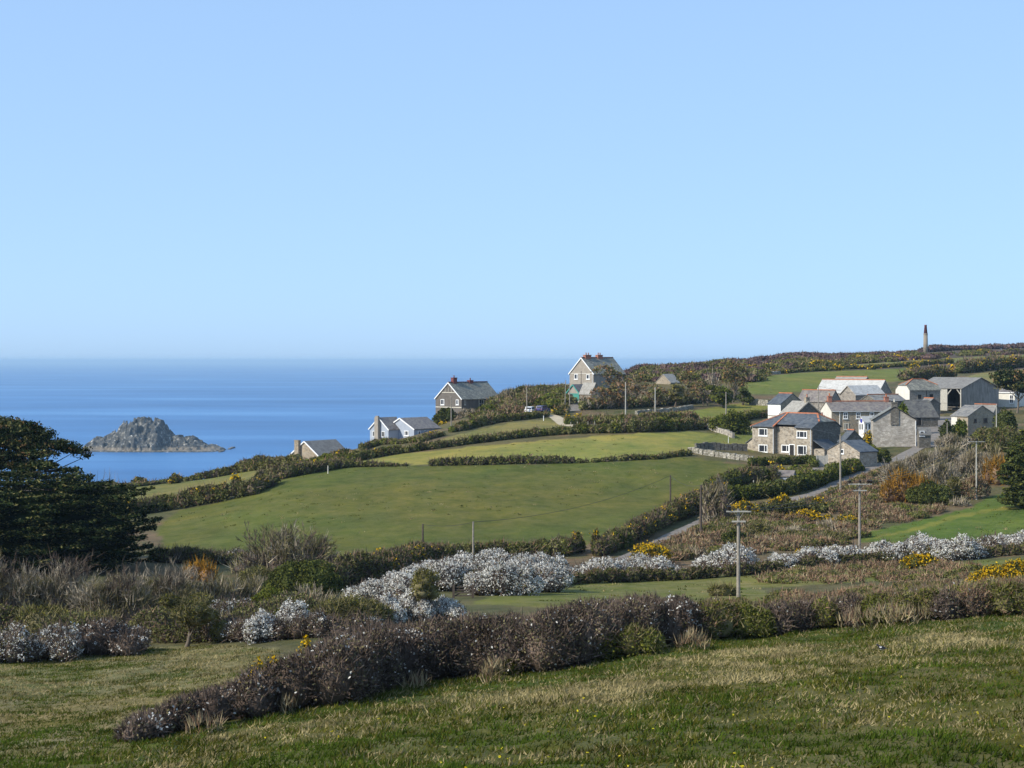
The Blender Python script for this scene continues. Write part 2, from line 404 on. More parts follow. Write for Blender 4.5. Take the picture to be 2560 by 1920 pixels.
def build_table():
    keys = sorted(COLS); T = []
    for k in keys:
        pts = list(COLS[k]); end = pts.pop()
        pts = NEAR + pts
        d0, r0 = pts[-1]; z0 = -(r0 - HZ) * d0 / F
        if end == 'fall':
            ext = [(d0 + 14, z0 - 2.5), (d0 + 50, z0 - 24), (d0 + 130, -104), (d0 + 400, -112), (2500, -130)]
        else:
            ext = [(d0 + 60, z0 - 4), (d0 + 250, z0 - 40), (d0 + 500, -104), (d0 + 900, -115), (2500, -130)]
        d = np.array([p[0] for p in pts] + [e[0] for e in ext], float)
        q = np.array([p[1] - HZ for p in pts] + [-e[1] * F / e[0] for e in ext], float)
        T.append(pchip(np.log(d), q, np.log(DS)))
    T = np.array(T)
    out = np.empty((len(PS), len(DS)))
    P = np.clip(PS, keys[0], keys[-1])
    for j in range(len(DS)):
        out[:, j] = pchip(keys, T[:, j], P)
    Z = -out * DS[None, :] / F
    X = (PS[:, None] - 1280) * DS[None, :] / F
    Y = np.broadcast_to(DS[None, :], X.shape)
    amp = np.clip(Y / 300, 0.12, 1.0)
    Z = Z + 0.35 * amp * fbm(X / 22, Y / 22, 3, 3)
    near = np.clip((130 - Y) / 60, 0, 1)
    Z = Z + near * (0.16 * fbm(X / 2.6, Y / 2.6, 8, 3) + 0.07 * fbm(X / 0.7, Y / 0.7, 18, 2))
    return Z + ZC
TZ = build_table()

def hgt(x, y):
    x = np.asarray(x, float); y = np.clip(np.asarray(y, float), DS[0], DS[-1] - 1)
    p = np.clip(1280 + F * x / y, PS[0], PS[-1] - 1)
    i = np.clip(np.searchsorted(PS, p) - 1, 0, len(PS) - 2)
    j = np.clip(np.searchsorted(DS, y) - 1, 0, len(DS) - 2)
    a = (p - PS[i]) / (PS[i + 1] - PS[i]); b = (y - DS[j]) / (DS[j + 1] - DS[j])
    return (TZ[i, j] * (1 - a) + TZ[i + 1, j] * a) * (1 - b) + (TZ[i, j + 1] * (1 - a) + TZ[i + 1, j + 1] * a) * b

def at(px, d):
    x = (px - 1280) * d / F
    return Vector((x, d, float(hgt(x, d))))

DG = np.geomspace(26, 980, 1500)
def G(px, py):
    """the ground point that the photo shows at this pixel"""
    x = (px - 1280) * DG / F
    r = HZ - (hgt(x, DG) - ZC) * F / DG
    k = np.nonzero(r <= py)[0]
    if len(k) == 0:
        i = int(np.argmin(np.where(DG < 960, r, 1e9))); d = DG[i]
    else:
        i = k[0]
        if i == 0: d = DG[0]
        else:
            t = (r[i - 1] - py) / max(1e-6, r[i - 1] - r[i]); d = DG[i - 1] + t * (DG[i] - DG[i - 1])
    return at(px, d)

def zrow(py, d): return ZC - (py - HZ) * d / F

ZONES = [   # polygon in photo pixels, albedo, straw share, distance range
    ([(-3000, 1640), (0, 1640), (300, 1618), (560, 1612), (700, 1625), (660, 1690), (480, 1800), (330, 1862), (150, 1910), (-3000, 2300)], (0.100, 0.098, 0.026), 0.85, (20, 130)),
    ([(395, 1320), (440, 1280), (560, 1252), (630, 1236), (680, 1205), (760, 1182), (880, 1164), (1080, 1163), (1450, 1158), (1720, 1142), (1870, 1165), (1850, 1185), (1770, 1225), (1680, 1268), (1600, 1302), (1500, 1352), (1400, 1384), (1200, 1396), (1000, 1392), (800, 1392), (560, 1405), (420, 1400)], (0.092, 0.101, 0.018), 0.17, (150, 330)),
    ([(860, 1160), (960, 1140), (1160, 1118), (1400, 1098), (1560, 1085), (1745, 1078), (1870, 1100), (1780, 1124), (1700, 1140), (1450, 1156), (1080, 1161)], (0.215, 0.205, 0.045), 0.22, (240, 345)),
    ([(300, 1260), (320, 1200), (480, 1190), (640, 1170), (645, 1195), (560, 1215), (430, 1240)], (0.140, 0.138, 0.034), 0.3, (260, 352)),
    ([(1080, 1102), (1150, 1085), (1250, 1062), (1370, 1047), (1400, 1058), (1425, 1070), (1300, 1088), (1180, 1100)], (0.175, 0.155, 0.042), 0.35, (300, 370)),
    ([(1680, 1032), (1760, 1022), (1870, 1006), (1925, 1012), (1915, 1034), (1850, 1037), (1790, 1052), (1730, 1042)], (0.155, 0.165, 0.03), 0.2, (300, 430)),
    ([(1750, 1095), (1830, 1075), (1885, 1075), (1890, 1130), (1800, 1115)], (0.15, 0.16, 0.035), 0.25, (270, 380)),
    ([(1180, 1510), (1240, 1482), (1330, 1470), (1500, 1452), (1850, 1436), (2560, 1395), (2560, 1432), (1900, 1470), (1950, 1500), (1400, 1520)], (0.122, 0.130, 0.026), 0.45, (100, 175)),
    ([(2140, 1360), (2170, 1330), (2330, 1292), (2420, 1272), (2475, 1240), (2700, 1226), (4000, 1215), (4000, 1340), (2560, 1345), (2354, 1352)], (0.085, 0.125, 0.019), 0.12, (150, 240)),
    ([(2150, 1352), (2290, 1318), (2400, 1284), (2580, 1257), (2580, 1266), (2400, 1293), (2290, 1328)], (0.17, 0.17, 0.03), 0.10, (150, 240)),
    ([(1850, 985), (1862, 955), (1885, 940), (1960, 936), (2040, 930), (2140, 926), (2270, 920), (2290, 950), (2200, 956), (2050, 975), (1930, 985)], (0.125, 0.145, 0.027), 0.25, (400, 640)),
    ([(2000, 925), (2100, 915), (2220, 905), (2420, 893), (2700, 880), (2700, 890), (2500, 898), (2380, 906), (2250, 916), (2100, 925)], (0.155, 0.160, 0.045), 0.3, (450, 800)),
    ([(2380, 955), (2440, 935), (2600, 920), (2600, 950), (2400, 965)], (0.17, 0.16, 0.055), 0.4, (430, 620)),
    ([(1100, 1320), (1500, 1300), (1850, 1200)], (0.1, 0.1, 0.03), 0.2, (1, 2)),
]

def ground():
    X = (PS[:, None] - 1280) * DS[None, :] / F
    Y = np.broadcast_to(DS[None, :], X.shape)
    np_, nd = X.shape
    V = np.stack([X, Y, TZ], -1).reshape(-1, 3)
    i = np.arange(np_ - 1)[:, None] * nd + np.arange(nd - 1)[None, :]
    Q = np.stack([i, i + nd, i + nd + 1, i + 1], -1).reshape(-1, 4)
    px = np.broadcast_to(PS[:, None], X.shape)
    py = HZ - (TZ - ZC) * F / Y
    wob = 5 * fbm(X / 3.0, Y / 3.0, 40, 2) * np.clip(100 / Y, 0.1, 1.5)
    col = np.empty(X.shape + (4,), np.float32)
    col[...] = (0.085, 0.078, 0.034, 0.25)
    n = fbm(X / 14, Y / 14, 21, 3)[..., None]
    col[..., :3] *= 1 + 0.25 * n
    br = fbm(X / 9, Y / 9, 31, 3) > 0.1
    col[br & (Y > 150)] = (0.135, 0.095, 0.055, 0.2)
    heath = (py < 925) & (Y > 480)
    col[heath] = (0.085, 0.065, 0.05, 0.1)
    front = Y < 78
    col[front] = (0.072, 0.074, 0.012, 0.34)
    for poly, c, dry, (d0, d1) in ZONES:
        k = (Y > d0) & (Y < d1) & inpoly(px + wob, py + wob * 0.6, poly)
        col[k] = (*c, dry)
    # lush strip along the foot of the near hedge
    base = np.interp(px, [300, 480, 810, 1100, 1390, 1740, 2200, 2560, 2900], [1862, 1830, 1776, 1706, 1684, 1612, 1566, 1543, 1518])
    k = front & (py > base - 10) & (py < base + 30 + 40 * fbm(X / 3, Y / 3, 77, 3)) & (px > 330)
    col[k] = (0.056, 0.078, 0.011, 0.12)
    cliff = (np.broadcast_to(DS[None, :], X.shape) > 300) & (TZ < 74)
    col[cliff] = (0.10, 0.085, 0.06, 0.1)
    m, nt, b = newmat('meadow_and_rough_ground')
    at_ = nt.nodes.new('ShaderNodeAttribute'); at_.attribute_name = 'land'
    n1 = N(nt, 'ShaderNodeTexNoise', Scale=0.16, Detail=10.0, Roughness=0.8)
    nt.links.new(coords(nt, (1.0, 0.8, 1)), n1.inputs['Vector'])
    n2 = N(nt, 'ShaderNodeTexNoise', Scale=0.55, Detail=8.0, Roughness=0.7, Distortion=0.4)
    nt.links.new(coords(nt, (1.0, 0.7, 1)), n2.inputs['Vector'])
    r1 = ramp(nt, [(0.36, (0.60, 0.72, 0.64)), (0.5, (1, 1, 1)), (0.63, (1.40, 1.26, 1.24))])
    nt.links.new(n1.outputs[0], r1.inputs[0])
    mx = N(nt, 'ShaderNodeMix', data_type='RGBA', blend_type='MULTIPLY'); mx.inputs[0].default_value = 1
    nt.links.new(at_.outputs['Color'], mx.inputs[6]); nt.links.new(r1.outputs[0], mx.inputs[7])
    r2 = ramp(nt, [(0.40, (0, 0, 0)), (0.62, (1, 1, 1))])
    nt.links.new(n2.outputs[0], r2.inputs[0])
    mu = N(nt, 'ShaderNodeMath', operation='MULTIPLY')
    nt.links.new(r2.outputs[0], mu.inputs[0]); nt.links.new(at_.outputs['Alpha'], mu.inputs[1])
    m2 = N(nt, 'ShaderNodeMix', data_type='RGBA'); m2.inputs[7].default_value = (0.25, 0.21, 0.11, 1)
    nt.links.new(mu.outputs[0], m2.inputs[0]); nt.links.new(mx.outputs[2], m2.inputs[6])
    n4 = N(nt, 'ShaderNodeTexNoise', Scale=0.05, Detail=6.0, Roughness=0.65, Distortion=0.8)
    nt.links.new(coords(nt, (1.0, 0.55, 1)), n4.inputs['Vector'])
    r4 = ramp(nt, [(0.36, (0.86, 0.98, 0.88)), (0.5, (1, 1, 1)), (0.64, (1.18, 1.06, 1.02))])
    nt.links.new(n4.outputs[0], r4.inputs[0])
    m4 = N(nt, 'ShaderNodeMix', data_type='RGBA', blend_type='MULTIPLY'); m4.inputs[0].default_value = 1
    nt.links.new(m2.outputs[2], m4.inputs[6]); nt.links.new(r4.outputs[0], m4.inputs[7])
    nt.links.new(m4.outputs[2], b.inputs['Base Color'])
    n3 = N(nt, 'ShaderNodeTexNoise', Scale=2.2, Detail=6.0, Roughness=0.75)
    nt.links.new(coords(nt), n3.inputs['Vector'])
    bp = N(nt, 'ShaderNodeBump', Strength=0.9, Distance=0.22)
    nt.links.new(n3.outputs[0], bp.inputs['Height']); nt.links.new(bp.outputs[0], b.inputs['Normal'])
    b.inputs['Roughness'].default_value = 0.95; b.inputs['Specular IOR Level'].default_value = 0.1
    o = mesh_np('ground', V, quads=Q, mats=[m], smooth=True)
    ca = o.data.color_attributes.new('land', 'FLOAT_COLOR', 'POINT')
    ca.data.foreach_set('color', col.reshape(-1, 4).ravel())
    tag(o, 'rolling fields and rough slopes falling to the sea', None, None, 'structure')
ground()

def sea():
    R = [0, 250, 500, 900, 1400, 2000, 2800, 4000, 6000, 9000, 14000, 22000, 36000, 60000, 100000]
    ang = np.linspace(0, 2 * np.pi, 97)[:-1]
    V = [(0, 0, 0)]
    for r in R[1:]:
        V += [(r * math.cos(a), r * math.sin(a), 0) for a in ang]
    T = [(0, 1 + k, 1 + (k + 1) % 96) for k in range(96)]
    Q = []
    for i in range(len(R) - 2):
        for k in range(96):
            a = 1 + i * 96 + k; b = 1 + i * 96 + (k + 1) % 96
            Q.append((a, a + 96, b + 96, b))
    m, nt, b = newmat('sea_water')
    w = N(nt, 'ShaderNodeTexNoise', Scale=0.0022, Detail=7.0, Roughness=0.62)
    nt.links.new(coords(nt, (0.35, 1.0, 1)), w.inputs['Vector'])
    r = ramp(nt, [(0.34, (0.024, 0.110, 0.275)), (0.52, (0.040, 0.155, 0.36)), (0.66, (0.085, 0.235, 0.46))])
    nt.links.new(w.outputs[0], r.inputs[0]); nt.links.new(r.outputs[0], b.inputs['Base Color'])
    w2 = N(nt, 'ShaderNodeTexNoise', Scale=0.03, Detail=8.0, Roughness=0.7)
    nt.links.new(coords(nt, (0.6, 1.0, 1)), w2.inputs['Vector'])
    bp = N(nt, 'ShaderNodeBump', Strength=0.5, Distance=2.5)
    nt.links.new(w2.outputs[0], bp.inputs['Height']); nt.links.new(bp.outputs[0], b.inputs['Normal'])
    b.inputs['Roughness'].default_value = 0.42; b.inputs['IOR'].default_value = 1.33
    o = mesh_np('sea', V, tris=T, quads=Q, mats=[m], smooth=True)
    tag(o, 'calm blue sea reaching the hazy horizon', None, None, 'structure')
sea()

def haze():
    mb = MB(); mb.box(-130000, 130000, -5000, 110000, -1.0, 121.0)
    m = bpy.data.materials.new('thin_sea_haze'); m.use_nodes = True
    nt = m.node_tree; nt.nodes.clear()
    out = nt.nodes.new('ShaderNodeOutputMaterial')
    pv = nt.nodes.new('ShaderNodeVolumePrincipled')
    pv.inputs['Color'].default_value = (0.52, 0.76, 1.0, 1)
    pv.inputs['Density'].default_value = HAZE
    pv.inputs['Anisotropy'].default_value = 0.0
    nt.links.new(pv.outputs[0], out.inputs['Volume'])
    tag(mb.build('haze', m), 'thin haze over the sea and the far hill', None, None, 'stuff')
HAZE = 6.0e-5
haze()

def island():
    """rocky islet: silhouette from its left to its right tip, metres"""
    d = 1812.0
    k = d / F
    X = np.array([20, 60, 100, 210, 300, 400, 500, 560, 620, 700, 800, 920, 1010, 1100, 1210, 1260, 1320, 1370, 1480, 1560, 1640, 1760, 1880, 1980, 2080, 2120], float)
    Yp = np.array([615, 560, 515, 435, 450, 410, 360, 310, 230, 170, 130, 105, 140, 160, 200, 310, 350, 400, 410, 420, 420, 470, 520, 530, 572, 612], float)
    xs = ((200 + X * 0.1718) - 1280) * k
    hs = (607 - Yp) * 0.1718 * k * 0.95
    nx, ny = 220, 90
    gx = np.linspace(xs[0] - 6, xs[-1] + 6, nx); gy = np.linspace(-48, 48, ny)
    A, B = np.meshgrid(gx, gy, indexing='ij')
    prof = np.interp(A, xs, hs, left=-3, right=-3)
    wid = 14 + 34 * np.clip(prof / 36, 0, 1) ** 0.6
    c = 6 * np.sin(A / 40.0)
    t = np.clip(np.abs(B - c) / wid, 0, 1.6)
    H = prof * np.clip(1 - t ** 1.7, -0.4, 1)
    def cell(x, y, s, seed):
        """blocky facets: each crag keeps one height offset"""
        jx = x + 0.35 * s * vnoise(x / s * 1.3, y / s * 1.3, seed); jy = y + 0.35 * s * vnoise(x / s * 1.3 + 9, y / s * 1.3, seed + 1)
        return vnoise(np.floor(jx / s) + 0.01, np.floor(jy / s) + 0.01, seed + 2)
    cr = np.clip(prof / 25, 0.12, 1)
    H = H + cr * (4.6 * cell(A, B, 7.5, 1) + 2.6 * cell(A, B, 3.4, 5) + 2.0 * fbm(A / 8, B / 8, 9, 4))
    H = np.where(H < 0.3, H * 0.6 - 0.3, H)
    # shelf of bare rock just above the water
    shelf = 3.8 * np.clip(1 - np.abs(B - c + 4) / (wid + 9), 0, 1) ** 0.35 * np.clip((A - xs[0]) / 14, 0, 1) * np.clip((xs[-1] - A) / 10, 0, 1)
    H = np.maximum(H, shelf - 0.9 + 0.9 * fbm(A / 5, B / 5, 19, 3))
    e = np.minimum(np.minimum(A - gx[0], gx[-1] - A), np.minimum(B + 48, 48 - B))
    H = np.where(e < 3, np.minimum(H, -2), H)
    V = np.stack([A, B + d, H], -1).reshape(-1, 3)
    i = np.arange(nx - 1)[:, None] * ny + np.arange(ny - 1)[None, :]
    Q = np.stack([i, i + ny, i + ny + 1, i + 1], -1).reshape(-1, 4)
    m, nt, b = newmat('island_rock')
    n = N(nt, 'ShaderNodeTexNoise', Scale=0.22, Detail=9.0, Roughness=0.72)
    nt.links.new(coords(nt), n.inputs['Vector'])
    r = ramp(nt, [(0.38, (0.028, 0.032, 0.034)), (0.5, (0.065, 0.066, 0.06)), (0.58, (0.15, 0.14, 0.115)), (0.64, (0.52, 0.50, 0.45))])
    nt.links.new(n.outputs[0], r.inputs[0])
    g = nt.nodes.new('ShaderNodeNewGeometry'); s = nt.nodes.new('ShaderNodeSeparateXYZ')
    nt.links.new(g.outputs['Position'], s.inputs[0])
    rz = ramp(nt, [(0.0, (0, 0, 0)), (0.02, (0, 0, 0)), (0.03, (1, 1, 1)), (0.085, (1, 1, 1)), (0.12, (0, 0, 0))])
    mz = N(nt, 'ShaderNodeMapRange'); mz.inputs['From Max'].default_value = 45.0
    nt.links.new(s.outputs[2], mz.inputs[0]); nt.links.new(mz.outputs[0], rz.inputs[0])
    mx = N(nt, 'ShaderNodeMix', data_type='RGBA'); mx.inputs[7].default_value = (0.20, 0.165, 0.12, 1)
    mm = N(nt, 'ShaderNodeMath', operation='MULTIPLY'); mm.inputs[1].default_value = 0.8
    nt.links.new(rz.outputs[0], mm.inputs[0])
    nt.links.new(mm.outputs[0], mx.inputs[0]); nt.links.new(r.outputs[0], mx.inputs[6])
    nt.links.new(mx.outputs[2], b.inputs['Base Color'])
    bp = N(nt, 'ShaderNodeBump', Strength=1.0, Distance=1.6)
    nt.links.new(n.outputs[0], bp.inputs['Height']); nt.links.new(bp.outputs[0], b.inputs['Normal'])
    b.inputs['Roughness'].default_value = 0.95
    o = mesh_np('rocky_island', V, quads=Q, mats=[m])
    tag(o, 'craggy grey rock island with white lichen standing in the sea', 'island')
island()

def strip(name, pts, w, mat, label, lift=0.07):
    """a lane laid on the ground along photo points"""
    P = [G(*p[:2]) for p in pts]; W = [p[2] if len(p) > 2 else w for p in pts]
    out, ws = [], []
    for i in range(len(P) - 1):
        n = max(2, int((P[i + 1] - P[i]).length / 1.2))
        for k in range(n):
            t = k / n; out.append(P[i].lerp(P[i + 1], t)); ws.append(W[i] * (1 - t) + W[i + 1] * t)
    out.append(P[-1]); ws.append(W[-1])
    for _ in range(3):
        out = [out[0]] + [(out[i - 1] + out[i] * 2 + out[i + 1]) / 4 for i in range(1, len(out) - 1)] + [out[-1]]
    V, Q = [], []
    K = 7
    for i, p in enumerate(out):
        t = out[min(i + 1, len(out) - 1)] - out[max(i - 1, 0)]; t.z = 0; t.normalize()
        s = Vector((t.y, -t.x, 0))
        for k in range(K):
            q = p + s * ((k / (K - 1) - 0.5) * ws[i] * (1 + 0.05 * math.sin(i * 0.4)))
            V.append((q.x, q.y, float(hgt(q.x, q.y)) + lift))
    for i in range(len(out) - 1):
        for k in range(K - 1):
            a = i * K + k; Q.append((a, a + 1, a + K + 1, a + K))
    tag(mesh_np(name, V, quads=Q, mats=[mat], smooth=True), label, None, None, 'structure')
strip('lane', [(1560, 1400), (1640, 1362), (1680, 1342), (1740, 1314), (1790, 1288), (1850, 1272), (1950, 1258), (2040, 1236), (2085, 1214), (2130, 1192), (2190, 1168), (2250, 1146), (2300, 1118), (2318, 1096)], 2.5, M['tarmac'], 'narrow grey lane climbing past the hedges to the farmyard')
strip('farmyard', [(2300, 1118), (2316, 1092), (2330, 1078), (2345, 1060), (2352, 1042)], 8.5, M['tarmac'], 'pale worn yard between the cottage and the barns')
strip('driveway', [(2012, 1186), (2030, 1180), (2060, 1168), (2076, 1160)], 3.4, M['tarmac'], 'short grey drive up to the farmhouse gate')
strip('track', [(1372, 1038), (1388, 1042), (1398, 1052), (1412, 1062), (1440, 1066), (1480, 1068), (1600, 1066)], 2.6, M['track'], 'sandy farm track bending round the small meadow')
strip('garage_drive', [(1431, 1028), (1431, 1016), (1432, 1004)], 3.6, M['tarmac'], 'grey concrete drive rising to the green garage doors')
# ---------------------------------------------------------------- buildings
class House:
    """local frame: origin at the near corner, left face along -x (looking -y), right face along +y (looking +x)"""
    def __init__(s, name, label, cat, near, left, right, th, eave, ridge, base=None, d=None, axis='x', group=None, sink=2.5):
        g = G(near, base) if d is None else at(near, d)
        s.d = g.y; s.k = s.d / F; s.th = math.radians(th) + math.atan((near - 1280) / F); s.near = near; s.z0 = g.z; s.x0 = g.x
        s.A = s.along('L', left); s.B = s.along('R', right); c, sn = math.cos(s.th), math.sin(s.th)
        s.A = min(s.A, 24.0); s.B = min(s.B, 24.0)
        s.ez = zrow(eave, s.d) - g.z
        s.axis = axis
        s.L, s.W = (s.A, s.B) if axis == 'x' else (s.B, s.A)
        # the ridge stands a little farther off than the near corner
        dd = s.d + (0.5 * s.B * c if axis == 'x' else 0.5 * s.A * sn)
        s.rz = zrow(ridge, dd) - g.z
        s.root = empty(name, g, -s.th)
        tag(s.root, label, cat, group)
        s.sink = sink
    def m(s, p, q, z):
        return (-p, q, z) if s.axis == 'x' else (-q, p, z)
    def along(s, face, px):
        u = (px - 1280) / F; c, sn = math.cos(s.th), math.sin(s.th)
        if face == 'L': return (s.x0 - u * s.d) / (c + sn * u)
        return (u * s.d - s.x0) / (sn - c * u)
    def P(s, face, px, py):
        """photo pixel to (distance along face, local z)"""
        c, sn = math.cos(s.th), math.sin(s.th)
        t = s.along(face, px)
        dd = s.d + t * (sn if face == 'L' else c)
        return t, zrow(py, dd) - s.z0
    def walls(s, mat, ends=('gable', 'gable'), hips=(0, 0), frac=0.0, skip=()):
        L, W, ez, rz = s.L, s.W, s.ez, s.rz
        mb = MB()
        def end(p, kind):
            if kind == 'gable': pts = [(0, -s.sink), (W, -s.sink), (W, ez), (W / 2, rz), (0, ez)]
            elif kind == 'hip': pts = [(0, -s.sink), (W, -s.sink), (W, ez), (0, ez)]
            else:
                f = frac; pts = [(0, -s.sink), (W, -s.sink), (W, ez), (W - W / 2 * f, ez + (rz - ez) * f), (W / 2 * f, ez + (rz - ez) * f), (0, ez)]
            mb.poly([s.m(p, q, z) for q, z in pts])
        for p, kd, nm in ((0, ends[0], 'e0'), (L, ends[1], 'e1')):
            if nm not in skip: end(p, kd)
        for q, nm in ((0, 's0'), (W, 's1')):
            if nm not in skip: mb.poly([s.m(0, q, -s.sink), s.m(L, q, -s.sink), s.m(L, q, ez), s.m(0, q, ez)])
        return mb.build('wall', mat, s.root)
    def roof(s, mat, ends=('gable', 'gable'), hips=(0, 0), frac=0.0, over=0.22, verge=0.12, tile=None, t=0.14, hiptile=True):
        L, W, ez, rz = s.L, s.W, s.ez, s.rz
        sl = (rz - ez) / (W / 2)
        h0 = hips[0] if ends[0] != 'gable' else -verge
        h1 = hips[1] if ends[1] != 'gable' else -verge
        c = lambda p, q, z: s.m(p, q, z + t)
        r0, r1 = h0, L - h1
        mb = MB(); ridge = MB()
        lo = ez - sl * over
        def corners(kind, p, out):
            if kind == 'gable': return None
            if kind == 'hip': return 0.0
            return frac
        def side(sign):
            q = lambda f: (W / 2 * f if sign < 0 else W - W / 2 * f)      # f = 0 eave .. 1 ridge
            qe = -over if sign < 0 else W + over
            pts = []
            if ends[0] == 'gable': pts += [c(-verge, qe, lo), c(r0, W / 2, rz)]
            elif ends[0] == 'hip': pts += [c(-over, qe, lo), c(r0, W / 2, rz)]
            else: pts += [c(-verge, qe, lo), c(-verge, q(frac), ez + (rz - ez) * frac), c(r0, W / 2, rz)]
            if ends[1] == 'gable': pts += [c(r1, W / 2, rz), c(L + verge, qe, lo)]
            elif ends[1] == 'hip': pts += [c(r1, W / 2, rz), c(L + over, qe, lo)]
            else: pts += [c(r1, W / 2, rz), c(L + verge, q(frac), ez + (rz - ez) * frac), c(L + verge, qe, lo)]
            mb.prism(pts, (0, 0, -t))
        side(-1); side(1)
        for i, (kd, p, r, sg) in enumerate(((ends[0], 0, r0, -1), (ends[1], L, r1, 1))):
            if kd == 'hip':
                mb.prism([c(p + sg * over, -over, lo), c(p + sg * over, W + over, lo), c(r, W / 2, rz)], (0, 0, -t))
                for qe in (-over, W + over): ridge.bar(c(p + sg * over, qe, lo), c(r, W / 2, rz), 0.26, 0.16)
            elif kd == 'half':
                zf = ez + (rz - ez) * frac
                mb.prism([c(p + sg * (verge + 0.1), W / 2 * frac, zf - 0.05), c(p + sg * (verge + 0.1), W - W / 2 * frac, zf - 0.05), c(r, W / 2, rz)], (0, 0, -t))
                for qe in (W / 2 * frac, W - W / 2 * frac): ridge.bar(c(p + sg * verge, qe, zf), c(r, W / 2, rz), 0.26, 0.16)
        o = mb.build('roof', mat, s.root)
        if tile is not None:
            ridge.bar(c(r0, W / 2, rz + 0.05), c(r1, W / 2, rz + 0.05), 0.30, 0.18)
            ridge.build('ridge_tiles', tile, o)
        return o
    def barge(s, mat, end=0, verge=0.15, over=0.25, hgt_=0.24, t=0.14):
        p = -verge if end == 0 else s.L + verge
        sl = (s.rz - s.ez) / (s.W / 2)
        mb = MB()
        e = 0.05 if end == 0 else -0.05
        a = s.m(p - e, -over, s.ez - sl * over + 0.02); b = s.m(p - e, s.W / 2, s.rz + 0.02); c = s.m(p - e, s.W + over, s.ez - sl * over + 0.02)
        mb.bar(a, b, 0.09, hgt_); mb.bar(b, c, 0.09, hgt_)
        return mb.build('bargeboard', mat, s.root)
    def gutter(s, mat, sides=(0,), pipe=None):
        for q in sides:
            mb = MB(); y = -0.28 if q == 0 else s.W + 0.28
            sl = (s.rz - s.ez) / (s.W / 2)
            mb.bar(s.m(0, y, s.ez - sl * 0.22), s.m(s.L, y, s.ez - sl * 0.22), 0.12, 0.12)
            mb.build('gutter', mat, s.root)
    def pipe(s, face, px, mat, py0, py1):
        t, z1 = s.P(face, px, py0); _, z0 = s.P(face, px, py1)
        mb = MB()
        if face == 'L': mb.tube([(-t, -0.10, z0), (-t, -0.10, z1)], [0.06, 0.06])
        else: mb.tube([(0.10, t, z0), (0.10, t, z1)], [0.06, 0.06])
        mb.build('downpipe', mat, s.root)
    def chimney(s, p, q, wp, wq, top, mat, pots=1, pot=None, bottom=None, cap=True, label=None):
        """stack centred at (p, q); top = photo row of the stack's head"""
        zt = zrow(top, s.d + 3) - s.z0
        zb = (s.rz - 1.4) if bottom is None else bottom
        c = s.m(p, q, 0)
        hx, hy = (wp / 2, wq / 2) if s.axis == 'x' else (wq / 2, wp / 2)
        mb = MB(); mb.box(c[0] - hx, c[0] + hx, c[1] - hy, c[1] + hy, zb, zt - 0.16)
        if cap: mb.box(c[0] - hx - 0.07, c[0] + hx + 0.07, c[1] - hy - 0.07, c[1] + hy + 0.07, zt - 0.158, zt)
        o = mb.build('chimney', mat, s.root)
        if label: o['label'] = label
        for i in range(pots):
            f = (i + 0.5) / pots - 0.5
            x, y = (c[0] + f * 2 * hx * 0.8, c[1]) if hx >= hy else (c[0], c[1] + f * 2 * hy * 0.8)
            m2 = MB(); m2.tube([(x, y, zt + 0.003), (x, y, zt + 0.42), (x, y, zt + 0.44), (x, y, zt + 0.55)], [0.15, 0.12, 0.15, 0.14], n=10)
            m2.build('chimney_pot', pot or M['terra'], o)
        return o
    def window(s, face, x0, y0, x1, y1, style='sash', frame=None, off=0.0, pane=None, name='window', label=None, sill=True):
        t0, za = s.P(face, x0, y1); t1, zb = s.P(face, x1, y0)
        if face == 'L': t0, t1 = t1, t0
        w, h = t1 - t0, zb - za
        fr = frame or M['white']
        def pt(u, v, n):      # u along the face, v up, n out of the wall
            if face == 'L': return (-(t0 + u), -n - off, za + v)
            return (n + off, t0 + u, za + v)
        def slab(mb, u0, u1, v0, v1, n0, n1):
            mb.prism([pt(u0, v0, n0), pt(u1, v0, n0), pt(u1, v1, n0), pt(u0, v1, n0)],
                     Vector(pt(0, 0, n1)) - Vector(pt(0, 0, n0)))
        b = min(0.13, w * 0.16)
        mb = MB()
        slab(mb, 0, b, 0, h, 0.004, 0.075); slab(mb, w - b, w, 0, h, 0.004, 0.075)
        slab(mb, b, w - b, 0, b, 0.004, 0.073); slab(mb, b, w - b, h - b, h, 0.004, 0.073)
        if style == 'sash':
            slab(mb, b, w - b, h / 2 - 0.045, h / 2 + 0.045, 0.004, 0.065)
            slab(mb, w / 2 - 0.03, w / 2 + 0.03, b, h - b, 0.004, 0.062)
        elif style == 'case':
            slab(mb, w * 0.33 - 0.05, w * 0.33 + 0.05, b, h - b, 0.004, 0.065)
        elif style == 'case2':
            slab(mb, w * 0.30 - 0.04, w * 0.30 + 0.04, b, h - b, 0.004, 0.065); slab(mb, w * 0.72 - 0.04, w * 0.72 + 0.04, b, h - b, 0.004, 0.065)
        o = mb.build(name, fr, s.root)
        if label: o['label'] = label
        m2 = MB(); slab(m2, b * 0.6, w - b * 0.6, b * 0.6, h - b * 0.6, 0.003, 0.022)
        m2.build('pane', pane or M['glass'], o)
        if sill and name == 'window':
            m3 = MB(); slab(m3, -0.08, w + 0.08, -0.12, -0.005, 0.004, 0.14); m3.build('sill', fr, o)
        return o
